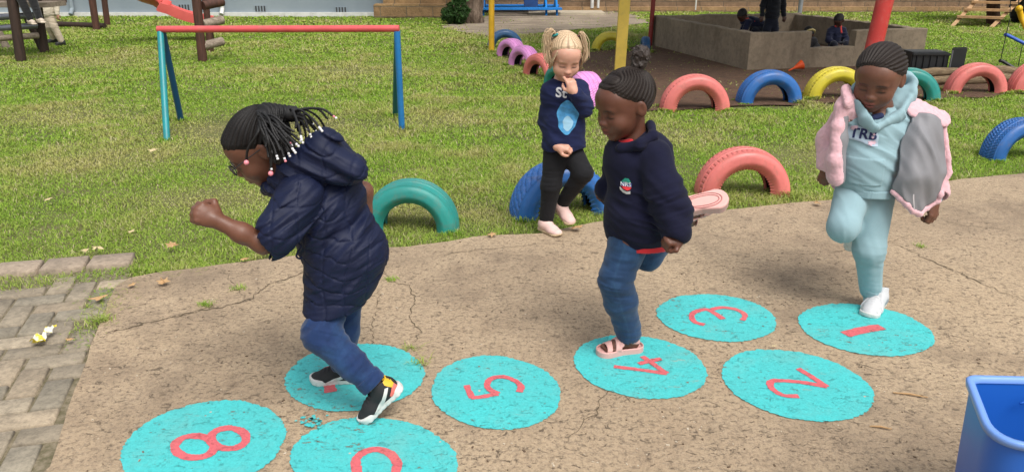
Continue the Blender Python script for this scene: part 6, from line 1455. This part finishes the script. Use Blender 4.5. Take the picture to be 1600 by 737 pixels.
    Cl = S(); Cl.u(flatcap(WP(1424, 160, 3.01), WP(1474, 181, 2.99), .036, .026, nz((.15, -.6, .8)), .30)); Cl.u(flatcap(WP(1428, 174, 2.96), WP(1472, 190, 2.96), .028, .020, nz((.1, -.7, .7)), .35), .02); Cl.post.append(fz); K.cloth('collar', Cl, [WP(1415, 155, 3.0), WP(1490, 205, 2.95)], M_pinkfur, .05, .0042, parent=jk)
    C2 = S(); C2.u(flatcap(WP(1322, 142, 2.98), WP(1326, 160, 2.93), .026, .026, nz((.5, -.8, .2)), .55)); C2.post.append(fz); K.cloth('collar', C2, [WP(1312, 132, 3.0), WP(1335, 172, 2.95)], M_pinkfur, .03, .0042, parent=jk)
    cf_ = S(); w_ = J['wL']
    for k, (m_, r_) in enumerate(((simple('grey_cuff', (.18, .19, .21), .8), .0), (M_aquafl, .0))):
        a = w_+np.array([0, .004, .022-k*.012]); s_ = S(); s_.u(lambda P, a=a: np.maximum(np.maximum(np.abs((P-ar(a)) @ ar(nz((-.1, .2, 1))))-.008, cap(a-.03*nz((-.1, .2, 1)), a+.03*nz((-.1, .2, 1)), .030)(P)), -cap(a-.05*nz((-.1, .2, 1)), a+.05*nz((-.1, .2, 1)), .021)(P))); K.cloth('sleeve_cuff', s_, [a-.04, a+.04], m_, .01, .0035, parent=hd)
    return K
# ------------------------------------------------------------------ D: blond girl
def girl_blond():
    hc = WP(883, 88, 3.92); hR = axes(R_(10), R_(24), R_(-3))
    K = Kid('blond girl with pigtails, navy top and black leggings, finger at her mouth', G(872, 365), M_skin, (hc, hR, 1.06))
    J = dict(neck=WP(880, 124, 3.96), chest=WP(882, 150, 3.96), waist=WP(881, 195, 3.95), pelv=WP(880, 228, 3.95), sR=WP(861, 140, 3.95), eR=WP(855, 190, 3.99), wR=WP(872, 230, 3.86),
             sL=WP(907, 142, 3.95), eL=WP(914, 170, 3.88), wL=WP(897, 144, 3.80), hR=WP(868, 240, 3.95), kR=WP(861, 290, 3.92), aR=WP(853, 347, 3.93), hL=WP(893, 240, 3.96), kL=WP(911, 270, 3.88), aL=WP(878, 318, 3.98))
    K.limb((hc-hR[:, 2]*.03-hR[:, 1]*.03, .034), (J['neck'], .036), (J['chest'], .065), (J['waist'], .07), (J['pelv'], .072), k=.03)
    K.limb((J['neck'], .030), (J['sL']+np.array([0, 0, -.004]), .034), (J['eL'], .028), (J['wL'], .019), k=.02); K.limb((J['neck'], .030), (J['sR']+np.array([0, 0, -.004]), .034), (J['eR'], .028), (J['wR'], .019), k=.02)
    K.limb((J['hL'], .056), (J['kL'], .038), (J['aL'], .025)); K.limb((J['hR'], .056), (J['kR'], .038), (J['aR'], .025))
    hand_sdf(K.b, J['wL'], (-.32, .08, .95), (.25, -.95, .1), -1, (1.0, 1.3, .9), 1.0, .5, .1, index=(.25, .7, .5))
    hand_sdf(K.b, J['wR'], (.95, -.2, .03), (.05, -.6, .8), 1, (.9, 1.2, .8), 1.0, .6)
    K.head(); base = (.58, .31, .225); K.build_body(base, (.52, .20, .17), (.35, .22, .13), .0045, lash=(.06, .035, .028))
    M_bl_ = NT('blond_hair'); a = M_bl_.n('ShaderNodeAttribute', attribute_name='Col'); M_bl_ = M_bl_.fin(a.outputs[0], .5, M_bl_.bump(M_bl_.noise(120, 4), .4, .002))
    def hl(L):
        y, z = L[:, 1], L[:, 2]; front = (y-.055)*.6+(.066-z)*.75; side = np.where(y > -.02, (.010-z)+(y+.01)*.9, (-.062-z)); return np.maximum(front-.012, side*.8)
    cornrow_cap(K, hl, (0, -.3, .95), 37, .0006, .0060, lambda L, ct: .22*vn(L*22)+.5*np.sign(L[:, 0])*np.abs(L[:, 0])**.5, (.47, .34, .215), (.29, .19, .11), mat=M_bl_, name='hair')
    M_strand = plain_hair('blond_strands', (.46, .33, .205))
    def tail(p, pts, r, n=26, lab='pigtail'):
        mb = MB()
        for i in range(n*3):
            o = rng.normal(size=3)*np.array([r, r, r*.6]); P = [A3(p)+o*.25]+[A3(q)+o*(1+.4*math.sin(i+k))*(.9 if k < len(pts)-1 else 1.3)+rng.normal(size=3)*.003 for k, q in enumerate(pts)]
            P = bez(P, 20); mb.tube(P, [.0023*(1-.6*(k/len(P))**2) for k in range(len(P))], 5)
        return mb.build(lab, M_strand, K.root, True)
    pR = K.H(.062, -.03, .088); pL = K.H(-.060, -.03, .088)
    a_ = K.H(-.058, -.028, .090); b_ = K.H(.060, -.028, .090)
    left_, right_ = (a_, b_) if a_[0] < b_[0] else (b_, a_)
    tail(left_, [left_+np.array((-.018, -.01, .024)), left_+np.array((-.038, -.012, -.005)), left_+np.array((-.034, -.01, -.055)), left_+np.array((-.030, -.01, -.100)), left_+np.array((-.018, -.01, -.135))], .0070, 24)
    tail(right_, [right_+np.array((.010, -.008, .014)), right_+np.array((.026, -.01, -.03)), right_+np.array((.036, -.01, -.080)), right_+np.array((.028, -.01, -.118))], .0062, 20)
    # wisps by the cheeks
    for i in range(26):
        if i in (0, 13): mb = MB()
        sd = 1 if i < 13 else -1; s0 = K.H(sd*.055, .050+rng.normal()*.006, .045+rng.normal()*.006); s1 = K.H(sd*.071, .045+rng.normal()*.006, .005); s2 = K.H(sd*(.074+rng.normal()*.005), .034, -.035-.02*rng.random())
        mb.tube(bez([s0, s1, s2], 12), .0018, 4)
        if i in (12, 25): mb.build('wisps', M_strand, K.root, True)
    for p, m in ((left_, simple('teal_hairband', (.01, .22, .22), .7)), (right_, simple('brown_hairband', (.08, .03, .025), .7))):
        MB().tube([p+np.array((.014*math.cos(t), .012*math.sin(t), .004*math.cos(t)+.002)) for t in np.linspace(0, 6.28, 18)[:-1]], .0055, 8, closed=True).build('hair_tie', m, K.root, True)
    # top
    C = S(); C.u(flatcap(WP(868, 145, 3.955), WP(900, 145, 3.955), .066, .066, (0, 1, 0), .95)); C.u(flatcap(WP(883, 155, 3.95), WP(881, 195, 3.95), .088, .096, (0, 1, 0), .9), .04); C.u(flatcap(WP(881, 195, 3.95), WP(881, 225, 3.95), .098, .112, (0, 1, 0), .85), .04)
    C.u(cap(WP(862, 143, 3.955), WP(855, 188, 3.99), .048, .043), .03); C.u(cap(WP(855, 188, 3.99), WP(868, 222, 3.885), .043, .034), .02)
    C.u(cap(WP(904, 145, 3.955), WP(912, 168, 3.885), .048, .045), .03); C.u(cap(WP(912, 168, 3.885), WP(899, 147, 3.815), .042, .032), .02)
    C.cut(plane(WP(881, 231, 3.95), (.08, 0, -1)), .008); C.sub(cap(WP(881, 222, 3.95), WP(881, 260, 3.95), .085), .004); C.sub(ell(WP(883, 117, 3.93), (.050, .055, .030)), .01)
    hem2 = plane(WP(868, 226, 3.88), (.6, -.5, -.6)); C.post += [wr((.3, 0, 1), 26, .0055, 3, None, None, 7), wr((0, .3, 1), 60, .005, 5, J['eL'], .07, 8)]
    tp = K.cloth('long_sleeve_top', C, [WP(845, 115, 3.95), WP(930, 235, 3.95), WP(880, 150, 3.75), WP(880, 150, 4.1)], M_navyshirt, .04, .005)
    n_ = nz((0, -1, .1)); proj_text('St', C, 0, .066, WP(877, 146, 3.86), (1, 0, -.1), (.05, 0, 1), n_, simple('white_print', (.62, .62, .66), .8), 'shirt_letters', tp, .0025, .12, bold=.03)
    cx_ = lambda t: (.052*math.cos(t)*(1+.10*math.sin(3*t+1)+.05*math.sin(7*t)), .082*math.sin(t)*(1+.07*math.cos(4*t)))
    P2, Fs = blobpoly([cx_(t) for t in np.linspace(0, 6.283, 44)[:-1]], 4); lay(P2, Fs, C, WP(886, 184, 3.86), (1, 0, 0), (0, 0, 1), n_, simple('sky_blue_print', (.07, .30, .58), .8, .35, vs=30), 'shirt_print', tp, .0022, .12)
    P2, Fs = blobpoly([(x*.5, y*.45-.020) for x, y in [cx_(t) for t in np.linspace(0, 6.283, 30)[:-1]]], 3); lay(P2, Fs, C, WP(887, 187, 3.86), (1, 0, 0), (0, 0, 1), n_, simple('pale_blue_print', (.32, .56, .74), .8, .2), 'shirt_print', tp, .0034, .12)
    # leggings
    Tn = S(); Tn.u(cap(J['hR'], J['kR'], .066, .049)); Tn.u(cap(J['kR'], J['aR'], .049, .036), .03); Tn.u(cap(J['hL'], J['kL'], .066, .050), .03); Tn.u(cap(J['kL'], J['aL'], .050, .036), .02)
    Tn.cut(lambda P: np.maximum(-1, plane(WP(853, 350, 3.93), (0, 0, -1))(P)), .004); Tn.post += [wr((0, 0, 1), 60, .0035, 3, J['kR'], .1, 8), wr((0, 0, 1), 80, .003, 4, J['aR'], .07, 9), wr((.3, 0, 1), 50, .003, 4, J['kL'], .1, 9)]
    K.cloth('leggings', Tn, [J['hR'], J['kR'], J['aR'], J['hL'], J['kL'], J['aL']], M_black, .09, .005)
    a = J['aR'].copy(); a[2] = .062+SZ; a[1] -= .01; sneaker(K, a, (.62, -.78, 0), (0, 0, 1), 'slip', .98)
    a = J['aL'].copy(); sneaker(K, a+np.array((0, -.01, .0)), nz(WP(900, 345, 3.86)-WP(872, 315, 3.98)), (0, -.25, 1), 'slip', .98)
    return K
# ------------------------------------------------------------------ simpler far children
def small_kid(lab, foot, face, pose, top, bottom, skin=(.07, .03, .02), hair=(.012, .010, .010), ht=1.05, collar=None, band=None, shoe=(.03, .03, .03), group=None):
    """pose: dict of local joint offsets (x right of picture, y away, z up) from foot point"""
    O = A3(foot); g = lambda k: O+np.array(pose[k], float)*ht
    hR = axes(*face); K = Kid(lab, foot, M_skin, (g('head'), hR, 1.0*ht/1.05), group)
    K.limb((g('head')-hR[:, 2]*.03, .034), (g('neck'), .035), (g('chest'), .06), (g('pelv'), .065), k=.03)
    for s_ in ('l', 'r'):
        K.limb((g('chest'), .04), (g('s'+s_), .034), (g('e'+s_), .028), (g('w'+s_), .020), k=.02); K.limb((g('pelv'), .05), (g('k'+s_), .040), (g('a'+s_), .026), k=.02)
        hand_sdf(K.b, g('w'+s_), g('w'+s_)-g('e'+s_), (0, -1, .1), 1 if s_ == 'l' else -1, (.4, .6, .4), .95)
    K.head(); K.build_body(skin, mulc(skin, 1.4), mulc(skin, .3), .0065)
    def hl(L): y, z = L[:, 1], L[:, 2]; return np.maximum((y-.055)*.75+(.068-z)*.65-.012, np.where(y > -.02, (.012-z)+y*.6, (-.05-z))*.8)
    cornrow_cap(K, hl, (0, -.9, .3), 9, .0012, .005, None, hair, mulc(hair, 1.5), .0048, M_hair, 'hair')
    C = S(); C.u(flatcap(g('neck')-np.array([.04, 0, .035])*ht, g('neck')-np.array([-.04, 0, .035])*ht, .055, .055, (0, 1, 0), .9)); C.u(cap(g('chest'), g('pelv'), .092*ht, .098*ht), .05)
    for s_ in ('l', 'r'): C.u(cap(g('s'+s_), g('e'+s_), .048, .042), .03); C.u(cap(g('e'+s_), g('w'+s_)*.9+g('e'+s_)*.1, .042, .033), .02)
    C.post.append(wr((0, 0, 1), 30, .006, 3)); allp = [g(k) for k in pose]; t_ = K.cloth('jumper', C, allp, cloth_mat('jumper_cloth', top), .1, .0075)
    if collar:
        s_ = S(); nn = g('neck'); nb_ = nz(g('chest')-g('neck'))
        s_.u(cap(nn-nb_*.015+np.array([-.035, -.03, 0]), nn-nb_*.015+np.array([.035, -.03, 0]), .018)); s_.u(cap(nn+np.array([.035, -.03, 0]), nn+np.array([.045, .0, 0])+nb_*.07+np.array([0, -.075, 0]), .017, .012), .01); K.cloth('collar', s_, [nn-.1, nn+.1], cloth_mat('collar_cloth', collar), .05, .006, parent=t_)
    T = S()
    for s_ in ('l', 'r'): T.u(cap(g('pelv'), g('k'+s_), .078*ht, .054*ht), .03); T.u(cap(g('k'+s_), g('a'+s_), .054*ht, .040*ht), .02)
    T.post.append(wr((0, 0, 1), 40, .004, 5)); K.cloth('trousers', T, allp, cloth_mat('trouser_cloth', bottom), .1, .0075)
    for s_ in ('l', 'r'):
        R, a = shoe_frame(g('a'+s_)+np.array([0, 0, -.005]), hR[:, 1]*np.array([1, 1, 0])+np.array([0, 0, -.02]), (0, 0, 1)); s2 = S(); s2.u(cap((-.02, 0, -.028), (.06, 0, -.036), .033, .030)); s2.u(cap((-.01, 0, 0), (-.01, 0, -.02), .033), .02); s2.u(lambda P: slab_(P, -.062, -.045), .004); s2.cut(plane((0, 0, -.062), (0, 0, -1)), .003)
        K.cloth('shoe', frame(s2, R, a, ht), [a-.1, a+.1], simple('shoe_leather', shoe, .5), .06, .0055)
    if band:
        s_ = S(); s_.u(lambda P: np.maximum(np.abs(P[:, 1]-.012)-.009, np.maximum(ell((0, -.018, .028), (.083, .100, .086))(P), -P[:, 2]+.02))); K.cloth('hair_band', frame(s_, hR, K.hc, 1.0), [K.hc-.1, K.hc+.1], simple('band_'+str(int(band[0]*99)), band, .6), .02, .005)
    return K
stand = dict(head=(0, 0, .90), neck=(0, .01, .79), chest=(0, .01, .66), pelv=(0, .01, .46), sl=(-.10, .01, .74), sr=(.10, .01, .74), el=(-.14, .02, .58), er=(.14, .02, .58), wl=(-.15, -.03, .44), wr=(.15, -.03, .44), kl=(-.055, 0, .26), kr=(.055, 0, .26), al=(-.06, .02, .065), ar=(.06, .02, .065))
bend = dict(head=(-.20, -.04, .50), neck=(-.12, -.01, .44), chest=(-.02, 0, .40), pelv=(.16, .02, .32), sl=(-.10, -.08, .40), sr=(-.08, .09, .42), el=(-.16, -.10, .24), er=(-.14, .10, .24), wl=(-.22, -.12, .10), wr=(-.20, .10, .10), kl=(.02, -.08, .26), kr=(.04, .1, .26), al=(.16, -.08, .065), ar=(.18, .1, .065))
sit = dict(head=(0, 0, .50), neck=(0, .02, .40), chest=(0, .03, .28), pelv=(0, .03, .09), sl=(-.10, .02, .35), sr=(.10, .02, .35), el=(-.14, -.05, .21), er=(.14, -.05, .21), wl=(-.06, -.16, .16), wr=(.07, -.16, .16), kl=(-.10, -.18, .15), kr=(.10, -.18, .15), al=(-.05, -.26, .07), ar=(.06, -.27, .07))
WHO = WHO if 'WHO' in globals() else 'ABCDX'
if 'A' in WHO: girl_quilted()
if 'B' in WHO: girl_navy()
if 'C' in WHO: girl_blue()
if 'D' in WHO: girl_blond()
if 'X' in WHO:
    def P_in(u, v, z): q = G(u, v, z); return Vector((q.x, q.y, .055))
    small_kid('child in navy jumper with red collar bending over in the sandpit', P_in(1176, 42, .36), (R_(-50), R_(50), 0), bend, (.006, .009, .035), (.006, .008, .02), collar=(.65, .06, .04), ht=.95)
    small_kid('child in dark navy standing in the sandpit, head out of the picture', P_in(1205, 40, .40), (R_(20), R_(10), 0), stand, (.004, .005, .010), (.006, .008, .02), ht=1.1)
    small_kid('child with a pale yellow hairband sitting low at the left of the sandpit notch', P_in(1262, 62, .30), (R_(10), R_(45), 0), {k: (v[0], v[1], v[2]*.72) for k, v in sit.items()}, (.02, .018, .02), (.015, .015, .03), band=(.62, .50, .20), ht=.9)
    small_kid('child in navy with red collar sitting behind the sandpit notch', P_in(1308, 50, .36), (R_(-40), R_(40), 0), sit, (.006, .009, .035), (.006, .008, .02), collar=(.68, .06, .05), ht=.92)
    f = G(80, 71); small_kid('child in cream clothes and black shoes stepping beside the climbing frame', Vector((f.x+.04, f.y+.02, .0)), (R_(-60), R_(5), 0), dict(stand, al=(-.02, .05, .10), ar=(.13, -.02, .065), kr=(.06, -.02, .27), kl=(-.02, 0, .27)), (.62, .55, .44), (.56, .47, .36), skin=(.4, .22, .15), hair=(.05, .03, .02), ht=1.12)
    zt_ = W(50, 32, G(35, 95).y-.02); hang = dict(head=(-.12, .25, .92), neck=(-.12, .25, .81), chest=(-.12, .26, .68), pelv=(-.12, .26, .46), sl=(-.22, .24, .76), sr=(-.02, .24, .76), el=(-.25, .14, .62), er=(.02, .14, .62), wl=(-.20, .02, .55), wr=(.0, .02, .55), kl=(-.13, .02, .40), kr=(.02, .02, .38), al=(-.05, .02, .10), ar=(.08, .0, .12))
    small_kid('child in black trousers and beige shoes seated on the climbing frame platform', Vector((zt_.x+.02, zt_.y, zt_.z-.09)), (R_(55), R_(5), 0), hang, (.05, .06, .08), (.012, .012, .014), skin=(.3, .16, .11), hair=(.04, .03, .02), shoe=(.50, .42, .34), ht=1.1)
